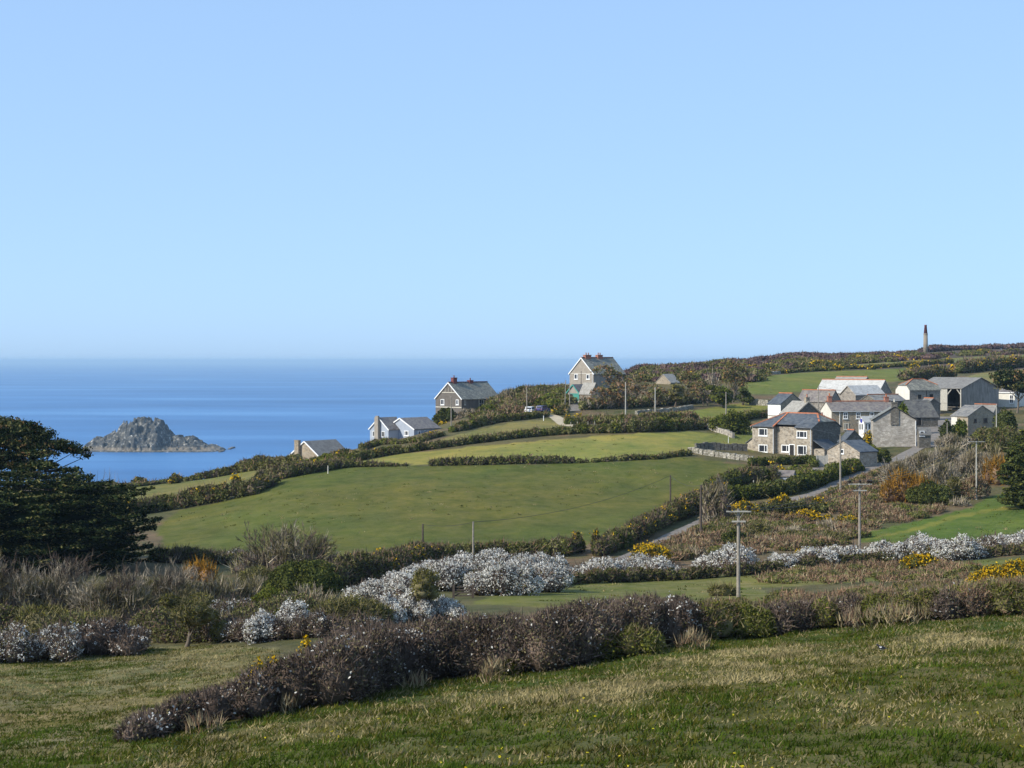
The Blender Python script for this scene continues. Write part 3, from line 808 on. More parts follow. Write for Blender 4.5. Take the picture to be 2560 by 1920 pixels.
    def door(s, face, x0, y0, x1, y1, mat, off=0.0, frame=None, label=None):
        t0, za = s.P(face, x0, y1); t1, zb = s.P(face, x1, y0)
        if face == 'L': t0, t1 = t1, t0
        w, h = t1 - t0, zb - za
        def pt(u, v, n):
            if face == 'L': return (-(t0 + u), -n - off, za + v)
            return (n + off, t0 + u, za + v)
        def slab(mb, u0, u1, v0, v1, n0, n1):
            mb.prism([pt(u0, v0, n0), pt(u1, v0, n0), pt(u1, v1, n0), pt(u0, v1, n0)],
                     Vector(pt(0, 0, n1)) - Vector(pt(0, 0, n0)))
        mb = MB(); slab(mb, 0.05, w - 0.05, 0.02, h - 0.05, 0.004, 0.04)
        for i in range(1, max(2, int(w / 0.45))):
            u = w * i / max(2, int(w / 0.45)); slab(mb, u - 0.03, u + 0.03, 0.05, h - 0.08, 0.041, 0.055)
        o = mb.build('door', mat, s.root)
        if label: o['label'] = label
        m2 = MB(); b = 0.09
        slab(m2, -b, 0.045, 0, h, 0.004, 0.07); slab(m2, w - 0.045, w + b, 0, h, 0.004, 0.07); slab(m2, -b, w + b, h + 0.002, h + 0.14, 0.004, 0.07)
        m2.build('door_frame', frame or M['wood'], o)
        return o

# ---- the farmhouse (two storeys, two shallow wings, red hip tiles)
def farmhouse():
    h = House('farmhouse', 'two-storey stone farmhouse with blue slate roof, red hip tiles and two shallow front wings', 'house', 2030, 1881, 2101, 34, 1070, 1036, base=1143)
    A, B, ez, rz = h.A, h.B, h.ez, h.rz
    k = h.A / (2030 - 1881)
    wl = h.A - h.along('L', 1932); wr = h.along('L', 1990)          # wing widths
    pj = 1.0                                               # the recessed middle lies this far back
    mb = MB(); S = -2.5
    xs = [-A, -A + wl, -wr, 0]
    fr = 0.42                                               # half-hip of the right end
    zf = ez + (rz - ez) * fr
    mb.poly([(xs[0], 0, S), (xs[1], 0, S), (xs[1], 0, ez), (xs[0], 0, ez)])
    mb.poly([(xs[1], 0, S), (xs[1], pj, S), (xs[1], pj, ez), (xs[1], 0, ez)])
    mb.poly([(xs[1], pj, S), (xs[2], pj, S), (xs[2], pj, ez), (xs[1], pj, ez)])
    mb.poly([(xs[2], pj, S), (xs[2], 0, S), (xs[2], 0, ez), (xs[2], pj, ez)])
    mb.poly([(xs[2], 0, S), (0, 0, S), (0, 0, ez), (xs[2], 0, ez)])
    mb.poly([(0, B, S), (-A, B, S), (-A, B, ez), (0, B, ez)])
    mb.poly([(-A, B, S), (-A, 0, S), (-A, 0, ez), (-A, B, ez)])
    mb.build('wall', M['stone_lit'], h.root)
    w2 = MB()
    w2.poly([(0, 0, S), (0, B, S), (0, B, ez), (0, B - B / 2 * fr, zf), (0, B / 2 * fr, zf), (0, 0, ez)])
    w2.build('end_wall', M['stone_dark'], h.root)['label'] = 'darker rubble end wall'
    t = 0.14; o = 0.25; sl = (rz - ez) / (B / 2); lo = ez - sl * o
    hL, hR = 4.2, 1.9
    c = lambda x, y, z: (x, y, z + t)
    r = MB()
    rl, rr = c(-A + hL, B / 2, rz), c(-hR, B / 2, rz)
    zm = ez + sl * pj
    # front slope, eave stepped back over the middle
    r.prism([c(-A - o, -o, lo), c(xs[1] + o, -o, lo), c(xs[1] + o, pj - o, lo + sl * pj), c(xs[2] - o, pj - o, lo + sl * pj), c(xs[2] - o, -o, lo), c(0.15, -o, lo),
             c(0.15, B / 2 * fr, zf), rr, rl], (0, 0, -t))
    r.prism([c(0.15, B + o, lo), c(-A - o, B + o, lo), rl, rr, c(0.15, B - B / 2 * fr, zf)], (0, 0, -t))
    r.prism([c(-A - o, B + o, lo), c(-A - o, -o, lo), rl], (0, 0, -t))
    ro = r.build('roof', M['slate'], h.root)
    r3 = MB(); r3.prism([c(0.25, B / 2 * fr, zf - 0.06), c(0.25, B - B / 2 * fr, zf - 0.06), rr], (0, 0, -t))
    r3.build('roof_hip', M['slate_lichen'], h.root)['label'] = 'mossy slate half hip'
    tl = MB()
    tl.bar(rl, rr, 0.32, 0.2); tl.bar(c(-A - o, -o, lo), rl, 0.3, 0.18); tl.bar(c(-A - o, B + o, lo), rl, 0.3, 0.18)
    tl.bar(c(0.2, B / 2 * fr, zf), rr, 0.3, 0.18); tl.bar(c(0.2, B - B / 2 * fr, zf), rr, 0.3, 0.18)
    # low hips over the two wings
    def winghip(x0, x1):
        a, b = c(x0 - o, -o, lo), c(x1 + o, -o, lo)
        top = c((x0 + x1) / 2, B * 0.30, lo + sl * (B * 0.30 + o) + 0.42)
        back0, back1 = c(x0 - o, B * 0.30, lo + sl * (B * 0.30 + o) - 0.02), c(x1 + o, B * 0.30, lo + sl * (B * 0.30 + o) - 0.02)
        ww = MB()
        ww.poly([a, b, top]); ww.poly([a, top, back0]); ww.poly([b, back1, top])
        ww.build('wing_roof', M['slate'], h.root)
    winghip(xs[2], 0)
    tl.bar(c(xs[1] + o, -o, lo + 0.05), c(-A + hL + 0.5, B / 2, rz), 0.3, 0.18)
    tl.build('ridge_tiles', M['terra'], ro)
    for xa, xb in ((-A, xs[1]), (xs[2], 0)):
        g = MB(); g.bar((xa, -o - 0.05, lo + 0.02), (xb, -o - 0.05, lo + 0.02), 0.1, 0.1); g.build('gutter', M['dark'], h.root)
    h.window('L', 1897, 1071, 1919, 1089, 'case'); h.window('L', 1897, 1112, 1919, 1130, 'case')
    h.window('L', 1992, 1078, 2018, 1094, 'case2'); h.window('L', 1994, 1114, 2017, 1137, 'case', name='french_door')
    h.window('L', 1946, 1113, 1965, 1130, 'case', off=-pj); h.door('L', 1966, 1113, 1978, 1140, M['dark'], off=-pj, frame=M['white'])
    h.pipe('L', 1934, M['white'], 1072, 1140); h.pipe('L', 2027, M['white'], 1072, 1138)
    h.chimney(2.2, B * 0.72, 0.55, 0.7, 1040, M['brick_dark'], 1, M['brick'])
    # lean-to against the left end
    lw = 17 * k * 1.15
    m2 = MB()
    e1 = zrow(1110, h.d + 8) - h.z0; e0 = zrow(1093, h.d + 8) - h.z0
    m2.prism([(-A, 0.6, S), (-A - lw, 0.6, S), (-A - lw, 0.6, e1), (-A, 0.6, e0)], (0, B - 2.0, 0))
    m2.build('side_lean_to', M['stone_lit'], h.root)
    m3 = MB(); m3.prism([(-A, 0.4, e0 + 0.14), (-A - lw - 0.25, 0.4, e1 + 0.06), (-A - lw - 0.25, 0.4, e1 - 0.06), (-A, 0.4, e0 + 0.004)], (0, B - 1.6, 0))
    m3.build('lean_to_roof', M['slate'], h.root)
    # slate porch at the right corner
    m4 = MB(); zp = zrow(1122, h.d) - h.z0; zq = zrow(1112, h.d) - h.z0
    m4.box(0.005, 2.3, 0.4, 4.6, S, zp)
    m4.build('porch_wall', M['stone_lit'], h.root)
    m5 = MB(); m5.prism([(0.005, 0.2, zq + 0.75), (2.6, 0.2, zp - 0.05), (2.6, 0.2, zp + 0.08), (0.005, 0.2, zq + 0.88)], (0, 4.8, 0))
    m5.build('porch_roof', M['slate'], h.root)
farmhouse()

def simple(name, label, cat, near, left, right, th, eave, ridge, wall, roof, axis='x', base=None, d=None, tile=None, barge=None, ends=('gable', 'gable'), hips=(0, 0), frac=0.0, group=None, skip=(), over=0.22):
    h = House(name, label, cat, near, left, right, th, eave, ridge, base, d, axis, group)
    h.walls(M[wall], ends, hips, frac, skip)
    h.roof(M[roof], ends, hips, frac, over=over, tile=None if tile is None else M[tile])
    if barge: h.barge(M[barge], 0)
    return h

h = simple('outbuilding', 'small stone outbuilding with blue slate roof, its gable facing the gate', 'outbuilding', 2149, 2068, 2193, 40, 1130, 1103, 'stone_lit', 'slate', axis='y', base=1170)
h.window('L', 2102, 1123, 2110, 1134, 'plain')
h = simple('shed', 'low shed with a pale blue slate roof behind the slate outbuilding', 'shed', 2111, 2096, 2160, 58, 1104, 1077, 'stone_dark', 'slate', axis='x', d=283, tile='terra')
# cottage with the big chimney
h = simple('cottage', 'pale granite cottage with a tall dark chimney on its gable', 'house', 2183, 2177, 2291, 84, 1049, 1017, 'stone_pale', 'slate_lichen', axis='x', base=1118)
h.chimney(0.7, h.W / 2, 1.2, 1.05, 1004, M['stone_dark'], 1, M['cream'])
mb = MB(); z1 = h.rz - 0.25; z0 = zrow(1062, h.d) - h.z0
mb.box(0.003, 0.16, h.W / 2 - 0.75, h.W / 2 + 0.75, z0, z1); mb.build('chimney_breast', M['stone_dark'], h.root)
h.barge(M['dark'], 0, hgt_=0.16)
h.pipe('R', 2289, M['white'], 1052, 1116)
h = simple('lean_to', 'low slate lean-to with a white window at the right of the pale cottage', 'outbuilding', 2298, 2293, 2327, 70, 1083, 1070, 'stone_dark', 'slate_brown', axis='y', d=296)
h.window('R', 2299, 1077, 2311, 1090, 'plain')
# long cottage row
h = simple('cottage_row', 'long two-storey stone cottage row with white sash windows and red chimneys', 'house', 2079, 2052, 2240, 70, 1027, 1005, 'render_brown', 'slate_plum', axis='y', base=1082, tile='terra')
mb = MB(); mb.poly([(0.0, -0.012, -2), (-h.W, -0.012, -2), (-h.W, -0.012, h.ez), (-h.W / 2, -0.012, h.rz), (0, -0.012, h.ez)])
mb.build('gable_wall', M['limewash'], h.root)['label'] = 'limewashed gable end'
mb = MB(); mb.poly([(0.012, 0, -2), (0.012, h.L, -2), (0.012, h.L, h.ez), (0.012, 0, h.ez)]); mb.build('front_wall', M['stone_warm'], h.root)
for x in (2108, 2140, 2174): h.window('R', x, 1031, x + 11, 1047, 'sash', off=0.012)
h.window('R', 2109, 1058, 2122, 1074, 'case', frame=M['cream'], off=0.012, pane=M['wood'])
h.pipe('R', 2099, M['white'], 1028, 1064)
mb = MB(); mb.bar((0.27, 0, h.ez - 0.12), (0.27, h.L, h.ez - 0.12), 0.1, 0.1); mb.build('gutter', M['white'], h.root)
h.chimney(0.7, h.W / 2, 0.8, 0.8, 990, M['brick'], 1, bottom=h.rz - 1.0)
h.chimney(h.L - 0.8, h.W / 2, 0.8, 0.8, 992, M['brick'], 1, bottom=h.rz - 1.0)
# conservatory
h = simple('conservatory', 'white glazed conservatory with a round blue plaque beside the cottage', 'conservatory', 2160, 2147, 2187, 58, 1055, 1042, 'white', 'scantle', axis='y', base=1095)
for i in range(2): h.window('L', 2148.5 + i * 5.5, 1059, 2153 + i * 5.5, 1075, 'plain', sill=False)
for i in range(3): h.window('R', 2162 + i * 8, 1059, 2168 + i * 8, 1074, 'plain', sill=False)
mb = MB(); t, z = h.P('L', 2153.5, 1052); mb.tube([(-t, -0.005, z), (-t, -0.06, z)], [0.42, 0.42], n=20); mb.build('plaque', M['blue_paint'], h.root)
# barns left of the row
h = simple('cart_shed', 'white fronted barn with dark slate roof and red ridge tiles', 'barn', 1952, 1920, 2010, 46, 1010, 985, 'stone_warm', 'slate', axis='x', d=324, tile='terra')
mb = MB(); mb.box(-h.A + 0.02, -0.02, -0.05, -0.004, h.ez - 2.3, h.ez - 0.05)
for i in range(1, 8): x = -h.A * i / 8; mb.box(x - 0.05, x + 0.05, -0.09, -0.052, h.ez - 2.3, h.ez - 0.1)
mb.build('boarding', M['white'], h.root)
mb = MB(); mb.box(-h.A + 0.02, -0.02, -0.05, -0.004, -2, h.ez - 2.45); mb.build('lower_wall', M['limewash'], h.root)
h = simple('stone_barn', 'stone gabled barn with small chimney and pale washed roof behind the farmhouse', 'barn', 1988, 1950, 2053, 62, 1036, 1005, 'stone_dark', 'scantle_grey', axis='x', d=306)
h.chimney(0.5, h.W / 2, 0.75, 0.75, 992, M['stone_warm'], 1, M['brick'])
h.barge(M['stone_lit'], 0, hgt_=0.2)
h = simple('long_barn', 'long low barn with brown slate roof behind the white fronted barn', 'barn', 2074, 1993, 2102, 28, 1004, 977, 'stone_grey', 'slate_plum', axis='x', d=352, tile='terra')
# big pale roofed barns
h = simple('great_barn', 'large stone barn with a wide cement-washed white roof', 'barn', 2196, 2040, 2228, 24, 983, 951, 'stone_grey', 'scantle', axis='x', d=392, tile='terra')
h = simple('far_barn', 'grey roof of the barn standing behind the white roofed barn', 'barn', 2158, 2082, 2178, 20, 958, 943, 'stone_grey', 'scantle_grey', axis='x', d=416, tile='terra')
h = simple('barn_wing', 'stone gabled barn wing with white washed roof joined to the great barn', 'barn', 2139, 2100, 2212, 44, 987, 965, 'stone_grey', 'scantle', axis='y', d=372)
h.barge(M['stone_pale'], 0, hgt_=0.14)
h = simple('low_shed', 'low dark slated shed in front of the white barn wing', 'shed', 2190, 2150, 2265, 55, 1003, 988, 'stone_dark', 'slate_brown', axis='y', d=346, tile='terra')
h = simple('granary', 'grey stone granary with half hipped slate roof and whitewashed end', 'barn', 2274, 2239, 2351, 58, 975, 949, 'stone_grey', 'slate_lichen', axis='y', d=372, tile='terra', ends=('half', 'half'), hips=(2.6, 2.6), frac=0.45)
mb = MB(); W, ez, rz, f = h.W, h.ez, h.rz, 0.45
mb.poly([(0, -0.012, -2), (-W, -0.012, -2), (-W, -0.012, ez), (-W + W / 2 * f, -0.012, ez + (rz - ez) * f), (-W / 2 * f, -0.012, ez + (rz - ez) * f), (0, -0.012, ez)])
mb.build('end_wall', M['limewash'], h.root)['label'] = 'whitewashed end wall'
h.door('R', 2294, 986, 2304, 997, M['dark']); h.door('R', 2323, 985, 2333, 1001, M['dark'])  # two openings, the shade inside them painted as near-black panels
h.pipe('R', 2316, M['dark'], 977, 1000)
# open sided shed
h = House('open_barn', 'big grey clad farm shed with one open bay on its side', 'barn', 2405, 2290, 2497, 36, 971, 945, None, 381, 'x')
h.walls(M['clad'], skip=('s0',))
h.roof(M['fibre'], over=0.35, verge=0.3)
t0, _ = h.P('L', 2368, 990); t1, _ = h.P('L', 2403, 990)
mb = MB(); mb.box(-h.A, -t0, -0.12, -0.004, -2, h.ez); mb.build('side_wall', M['wood_pale'], h.root)
mb = MB()
for x in (-t0 + 0.0, -0.25): mb.box(x - 0.14, x + 0.14, -0.18, 0.12, -2, h.ez - 0.02)
mb.bar((-t0, 0, h.ez - 1.6), (-t0 + 1.3, 0, h.ez - 0.15), 0.2, 0.2); mb.bar((-0.25, 0, h.ez - 1.6), (-1.5, 0, h.ez - 0.15), 0.2, 0.2)
mb.build('posts', M['wood_pale'], h.root)
mb = MB(); mb.bar((-t0, -0.05, 1.0), (-0.3, -0.05, 1.0), 0.08, 0.12); mb.bar((-t0, -0.05, 0.5), (-0.3, -0.05, 0.5), 0.08, 0.12); mb.build('rails', M['wood'], h.root)
# mid sheds
h = simple('cart_house', 'dark stone shed with a tall black doorway beside the yard', 'shed', 2262, 2258, 2345, 66, 1029, 1001, 'stone_dark', 'slate_brown', axis='y', d=338, ends=('gable', 'hip'), hips=(0, 1.8))
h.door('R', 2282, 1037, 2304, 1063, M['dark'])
h = simple('store', 'small stone store with red ridge tiles wedged behind the dark doorway shed', 'shed', 2318, 2296, 2350, 50, 1010, 997, 'stone_dark', 'slate_brown', axis='x', d=356, tile='terra')
h = simple('roadside_shed', 'stone shed with slate roof and ivy at the right of the yard', 'shed', 2420, 2378, 2490, 40, 1041, 1015, 'stone_warm', 'slate_brown', axis='x', d=318)
mb = MB(); mb.box(-h.A + 0.05, -h.A + 1.5, -0.04, -0.004, -1, h.ez - 0.1); mb.build('white_door', M['limewash'], h.root)
h.window('R', 2435, 1047, 2441, 1056, 'plain', frame=M['wood_dark']); h.window('R', 2459, 1045, 2468, 1056, 'plain', frame=M['wood_dark'])
h = simple('back_shed', 'low shed with red ridge tiles right behind the ivy covered shed', 'shed', 2484, 2430, 2500, 30, 1030, 1013, 'stone_warm', 'slate_brown', axis='x', d=330, tile='terra')
h = simple('white_cottage', 'white cottage with a sash window half hidden by the wind bent pine', 'house', 2537, 2495, 2580, 30, 982, 962, 'limewash', 'slate_plum', axis='x', d=392)
h.window('L', 2524, 987, 2534, 1008, 'sash')
mb = MB(); mb.bar((-h.A, -0.2, h.ez), (0, -0.2, h.ez), 0.12, 0.2); mb.build('fascia', M['white'], h.root)
# ---- houses along the cliff
h = simple('tall_house', 'tall grey rendered house on the hilltop with white bargeboards and two brick chimneys', 'house', 1484, 1424, 1562, 45, 934, 895, 'render_grey', 'slate_lichen', axis='y', d=404, barge='white', tile='brick', over=0.3)
h.window('L', 1436, 935, 1445, 948, 'case'); h.window('L', 1466, 936, 1475, 948, 'case'); h.window('L', 1465, 958, 1474, 966, 'plain', pane=M['dark'])
for f, w in ((0.18, 2.0), (0.56, 1.7)): h.chimney(h.L * f, h.W / 2, w, 0.9, 887, M['brick'], 2, M['brick'])
h.pipe('L', 1482, M['white'], 936, 985); mb = MB(); mb.bar((-h.W, -0.03, h.ez), (0, -0.03, h.ez), 0.06, 0.12); mb.build('string_course', M['limewash'], h.root)
h = simple('garage', 'small garage with green doors and green trimmed gable below the tall house', 'garage', 1448, 1417, 1474, 40, 983, 962, 'render_grey', 'slate_plum', axis='y', d=388, barge='green_paint')
h.door('L', 1433, 985, 1447, 1004, M['green_paint'], frame=M['green_paint'], label='green garage door'); h.door('L', 1425, 985, 1432, 1004, M['dark'], frame=M['green_paint'], label='near-black panel for the shade in the open garage half')  # open half: inner shade painted as a near-black panel
h = simple('stone_shed', 'pink stone shed with grey roof at the right of the green garage', 'shed', 1478, 1449, 1500, 34, 984, 958, 'stone_warm', 'scantle_grey', axis='x', d=384)
h = simple('brown_house', 'dark brown house with white bargeboards and two dark red chimneys above the sea', 'house', 1154, 1089, 1250, 45, 997, 957, 'render_brown', 'slate_lichen', axis='y', d=400, barge='white', tile='brick_dark', over=0.3)
h.window('L', 1102, 998, 1111, 1012, 'case'); h.window('L', 1140, 999, 1147, 1012, 'case')
h.window('R', 1197, 998, 1209, 1021, 'sash', frame=M['cream']); h.window('R', 1217, 999, 1222, 1008, 'plain', frame=M['cream']); h.window('R', 1161, 999, 1164, 1012, 'plain', frame=M['cream'])
h.chimney(h.L * 0.14, h.W / 2, 1.3, 0.9, 944, M['brick_dark'], 1, M['brick_dark']); h.chimney(h.L * 0.56, h.W / 2, 1.3, 0.9, 951, M['brick_dark'], 1, M['brick_dark'])
mb = MB(); t, z = h.P('L', 1120, 1018); mb.bar((-h.W, -0.03, z), (0, -0.03, z), 0.06, 0.16); mb.bar((-h.W * 0.75, -0.03, h.ez + 1.5), (-h.W * 0.25, -0.03, h.ez + 1.5), 0.06, 0.14)
for f in (0.38, 0.5, 0.62): mb.bar((-h.W * f, -0.03, h.ez + 1.58), (-h.W * f, -0.03, h.ez + 2.7), 0.1, 0.06)
mb.build('timber_trim', M['cream'], h.root)
# bungalow: main block, front wing with tall chimney
h = simple('bungalow', 'blue-grey bungalow with two white edged gables and a tall grey chimney', 'house', 1035, 966, 1101, 44, 1073, 1046, 'render_blue', 'slate_plum', axis='y', d=352, barge='white')
h.window('L', 1011, 1077, 1022, 1089, 'case2'); h.window('R', 1044, 1077, 1051, 1089, 'case'); h.window('R', 1060, 1076, 1064, 1088, 'plain'); h.window('R', 1068, 1076, 1072, 1088, 'plain')
c, sn = math.cos(h.th), math.sin(h.th)
a, z = h.P('L', 997, 1073)
w = h.along('L', 951) - a; fw = 3.2                       # front wing: gable looks the same way, stands proud of the main block
ez, rz = h.ez, h.ez + 2.35
wx0, wx1 = -a - w, -a
mb = MB(); S = -2.5
mb.poly([(wx0, -fw, S), (wx1, -fw, S), (wx1, -fw, ez), ((wx0 + wx1) / 2, -fw, rz), (wx0, -fw, ez)])
mb.poly([(wx1, -fw, S), (wx1, -0.003, S), (wx1, -0.003, ez), (wx1, -fw, ez)]); mb.poly([(wx0, -fw, S), (wx0, -0.003, S), (wx0, -0.003, ez), (wx0, -fw, ez)])
mb.build('wing_wall', M['render_blue'], h.root)
mb = MB(); o = 0.3; s2 = (rz - ez) / (w / 2); mx = (wx0 + wx1) / 2
mb.prism([(wx1 + o, -fw - 0.2, ez - s2 * o + 0.14), (mx, -fw - 0.2, rz + 0.14), (mx, 2.2, rz + 0.14), (wx1 + o, 0.4, ez - s2 * o + 0.14)], (0, 0, -0.14))
mb.prism([(wx0 - o, -fw - 0.2, ez - s2 * o + 0.14), (mx, -fw - 0.2, rz + 0.14), (mx, 2.2, rz + 0.14), (wx0 - o, 0.4, ez - s2 * o + 0.14)], (0, 0, -0.14))
mb.build('wing_roof', M['slate_plum'], h.root)
mb = MB(); mb.bar((wx1 + o, -fw - 0.22, ez - s2 * o), (mx, -fw - 0.22, rz + 0.02), 0.08, 0.22); mb.bar((wx0 - o, -fw - 0.22, ez - s2 * o), (mx, -fw - 0.22, rz + 0.02), 0.08, 0.22)
mb.build('wing_bargeboard', M['white'], h.root)
mb = MB(); zt = zrow(1044, h.d) - h.z0; mb.box(mx - 0.75, mx + 0.35, -fw - 0.75, -fw - 0.005, S, zt); mb.box(mx - 0.6, mx + 0.2, -fw - 0.6, -fw - 0.15, zt + 0.003, zt + 0.3); mb.build('chimney', M['render_grey'], h.root)
def plainwin(root, x0, x1, y, z0, z1):
    mb = MB(); mb.box(x0, x1, y - 0.06, y - 0.004, z0, z1); o = mb.build('window', M['white'], root)
    m2 = MB(); mxx = (x0 + x1) / 2
    m2.box(x0 + 0.1, mxx - 0.04, y - 0.075, y - 0.062, z0 + 0.1, z1 - 0.1); m2.box(mxx + 0.04, x1 - 0.1, y - 0.075, y - 0.062, z0 + 0.1, z1 - 0.1)
    m2.build('pane', M['glass'], o)
plainwin(h.root, mx + 0.75, mx + 1.75, -fw, ez - 1.75, ez - 0.55); plainwin(h.root, mx - 2.0, mx - 1.05, -fw, ez - 1.75, ez - 0.55)
h = simple('stone_bungalow', 'low stone bungalow with grey-brown roof and stubby chimney above the sea', 'house', 800, 724, 877, 44, 1143, 1104, 'stone_warm', 'fibre', axis='y', d=334, barge='white', over=0.3)
mb = MB(); zt = zrow(1104, h.d) - h.z0; xc = h.P('L', 747, 1110)[0]
mb.box(-xc - 0.62, -xc + 0.55, -0.7, -0.004, -2, zt); mb.box(-xc - 0.68, -xc + 0.61, -0.76, -0.003, zt + 0.003, zt + 0.15); mb.build('chimney', M['stone_warm'], h.root)
h.window('L', 770, 1147, 785, 1158, 'case2')
h = simple('hidden_house', 'pale slate roof and gable of a house sunk among the trees', 'house', 1676, 1640, 1700, 40, 956, 936, 'stone_warm', 'scantle_grey', axis='y', d=470)
h = simple('flat_hut', 'low flat white hut on the brow left of the tall house', 'hut', 1420, 1387, 1440, 30, 963, 961, 'limewash', 'scantle_grey', axis='x', d=452)
h = simple('field_shelter', 'small pale animal shelter with brown roof among bushes below the farmhouse', 'shelter', 1982, 1940, 1990, 14, 1190, 1178, 'render_blue', 'slate_plum', axis='x', base=1206)

# ---- mine chimney on the skyline
def tower():
    g = at(2314, 840); k = 840 / F
    zt = zrow(812, 840) - g.z; zm = zrow(838, 840) - g.z
    r = empty('mine_chimney', g); tag(r, 'tapering stone mine chimney standing alone on the skyline', 'chimney tower')
    mb = MB(); mb.tube([(0, 0, -1.5), (0, 0, zm)], [6.2 * k, 5.0 * k], n=20); mb.build('shaft', M['tower'], r, smooth=True)
    mb = MB(); mb.tube([(0, 0, zm + 0.003), (0, 0, zm + 0.7), (0, 0, zm + 0.9)], [5.2 * k, 5.7 * k, 5.2 * k], n=20); mb.build('collar', M['tower'], r)
    mb = MB(); mb.tube([(0, 0, zm + 0.903), (0, 0, zt - 0.5), (0, 0, zt - 0.45), (0, 0, zt)], [4.6 * k, 2.9 * k, 3.3 * k, 3.2 * k], n=20); mb.build('brick_stack', M['brick_dark'], r, smooth=True)
tower()
# ---------------------------------------------------------------- vegetation
def unit(n):
    v = rng.normal(size=(n, 3)); return v / np.linalg.norm(v, axis=1, keepdims=True)

ICO_V, ICO_F = None, None
def ico():
    global ICO_V, ICO_F
    if ICO_V is None:
        bm = bmesh.new(); bmesh.ops.create_icosphere(bm, subdivisions=2, radius=1.0)
        ICO_V = np.array([v.co[:] for v in bm.verts]); ICO_F = np.array([[v.index for v in f.verts] for f in bm.faces]); bm.free()
    return ICO_V, ICO_F

class Veg:
    """many small leaves, petals and twigs gathered into one mesh"""
    def __init__(s): s.V = []; s.n = 0; s.T = []; s.Q = []; s.tm = []; s.qm = []; s.mats = []
    def mi(s, m):
        if m not in s.mats: s.mats.append(m)
        return s.mats.index(m)
    def leaves(s, P, size, m, flat=0.0, asp=0.62, droop=None):
        n = len(P)
        if n == 0: return
        a = unit(n); b = unit(n)
        if flat:
            a[:, 2] *= (1 - flat); b[:, 2] *= (1 - flat)
            a /= np.linalg.norm(a, axis=1, keepdims=True) + 1e-9
        b -= (a * b).sum(1, keepdims=True) * a; b /= np.linalg.norm(b, axis=1, keepdims=True) + 1e-9
        sz = (size * (0.6 + 0.8 * rng.random(n)))[:, None]
        V = np.stack([P + a * sz, P + b * sz * asp, P - a * sz, P - b * sz * asp], 1).reshape(-1, 3)
        q = s.n + np.arange(n)[:, None] * 4 + np.arange(4)[None]
        s.V.append(V); s.Q.append(q); s.qm.append(np.full(n, s.mi(m))); s.n += 4 * n
    def twigs(s, P, D, Ln, w, m):
        n = len(P)
        if n == 0: return
        D = D / (np.linalg.norm(D, axis=1, keepdims=True) + 1e-9)
        c = np.cross(D, unit(n)); c /= np.linalg.norm(c, axis=1, keepdims=True) + 1e-9
        L_ = (Ln * (0.6 + 0.8 * rng.random(n)))[:, None]
        V = np.stack([P - c * w / 2, P + c * w / 2, P + D * L_], 1).reshape(-1, 3)
        t = s.n + np.arange(n)[:, None] * 3 + np.arange(3)[None]
        s.V.append(V); s.T.append(t); s.tm.append(np.full(n, s.mi(m))); s.n += 3 * n
    def core(s, blobs, k, m):
        iv, if_ = ico()
        for b in blobs:
            c, r = np.array(b[0]), np.array(b[1])
            V = c + iv * r * k * (1 + 0.22 * vnoise(iv[:, :1] * 2.1 + c[0], iv[:, 1:2] * 2.1 + c[1], 4))
            s.V.append(V); s.T.append(if_ + s.n); s.tm.append(np.full(len(if_), s.mi(m))); s.n += len(iv)
    def tube(s, pts, rad, m, k=6):
        pts = np.array(pts, float); n = len(pts)
        ring = []
        for i in range(n):
            t = pts[min(i + 1, n - 1)] - pts[max(i - 1, 0)]; t /= np.linalg.norm(t) + 1e-9
            r = np.cross(t, (0.2, 1, 0.1)); r /= np.linalg.norm(r) + 1e-9; u = np.cross(r, t)
            a = np.arange(k) * 2 * np.pi / k
            ring.append(pts[i] + rad[i] * (np.cos(a)[:, None] * r + np.sin(a)[:, None] * u))
        V = np.concatenate(ring); f = []
        for i in range(n - 1):
            for j in range(k): f.append((i * k + j, i * k + (j + 1) % k, (i + 1) * k + (j + 1) % k, (i + 1) * k + j))
        q = np.array(f) + s.n
        s.V.append(V); s.Q.append(q); s.qm.append(np.full(len(q), s.mi(m))); s.n += len(V)
    def build(s, name, parent=None, origin=None):
        V = np.concatenate(s.V)
        if origin is not None: V = V - np.array(origin)
        T = np.concatenate(s.T) if s.T else None; Q = np.concatenate(s.Q) if s.Q else None
        o = mesh_np(name, V, T, Q, np.concatenate(s.tm) if s.T else None, np.concatenate(s.qm) if s.Q else None, [M[m] for m in s.mats], parent)
        if origin is not None and parent is None: o.location = origin
        global TRIS
        TRIS += (len(T) if T is not None else 0) + (2 * len(Q) if Q is not None else 0)
        return o
TRIS = 0

def keep(P, blobs, own=None):
    """drop what would lie under the ground or deep inside a neighbouring lump"""
    k = P[:, 2] > hgt(P[:, 0], P[:, 1]) - 0.08
    if len(blobs) > 3:
        C = np.array([b[0] for b in blobs], np.float32); R = np.array([b[1] for b in blobs], np.float32)
        for s in range(0, len(P), 8000):
            q = P[s:s + 8000].astype(np.float32)
            dd = (q[:, None, :] - C[None]) / R[None]
            k[s:s + 8000] &= ~(((dd * dd).sum(2) < 0.52).any(1))
    return k


def bsample(blobs, n, lo=0.65, up=0.7, zlo=-0.35):
    C = np.array([b[0] for b in blobs], float); R = np.array([b[1] for b in blobs], float)
    w = R[:, 0] * R[:, 2] + R[:, 0] * R[:, 1]; w /= w.sum()
    i = rng.choice(len(blobs), n, p=w)
    d = unit(n)
    fl = (d[:, 2] < zlo) & (rng.random(n) < up); d[fl, 2] *= -1
    rad = lo + (1.05 - lo) * rng.random(n) ** 0.6
    rad *= 1 + 0.16 * vnoise(d[:, 0] * 2.3 + i * 3.1, d[:, 1] * 2.3 + d[:, 2] * 2.3, 9)
    return C[i] + d * R[i] * rad[:, None], d, i

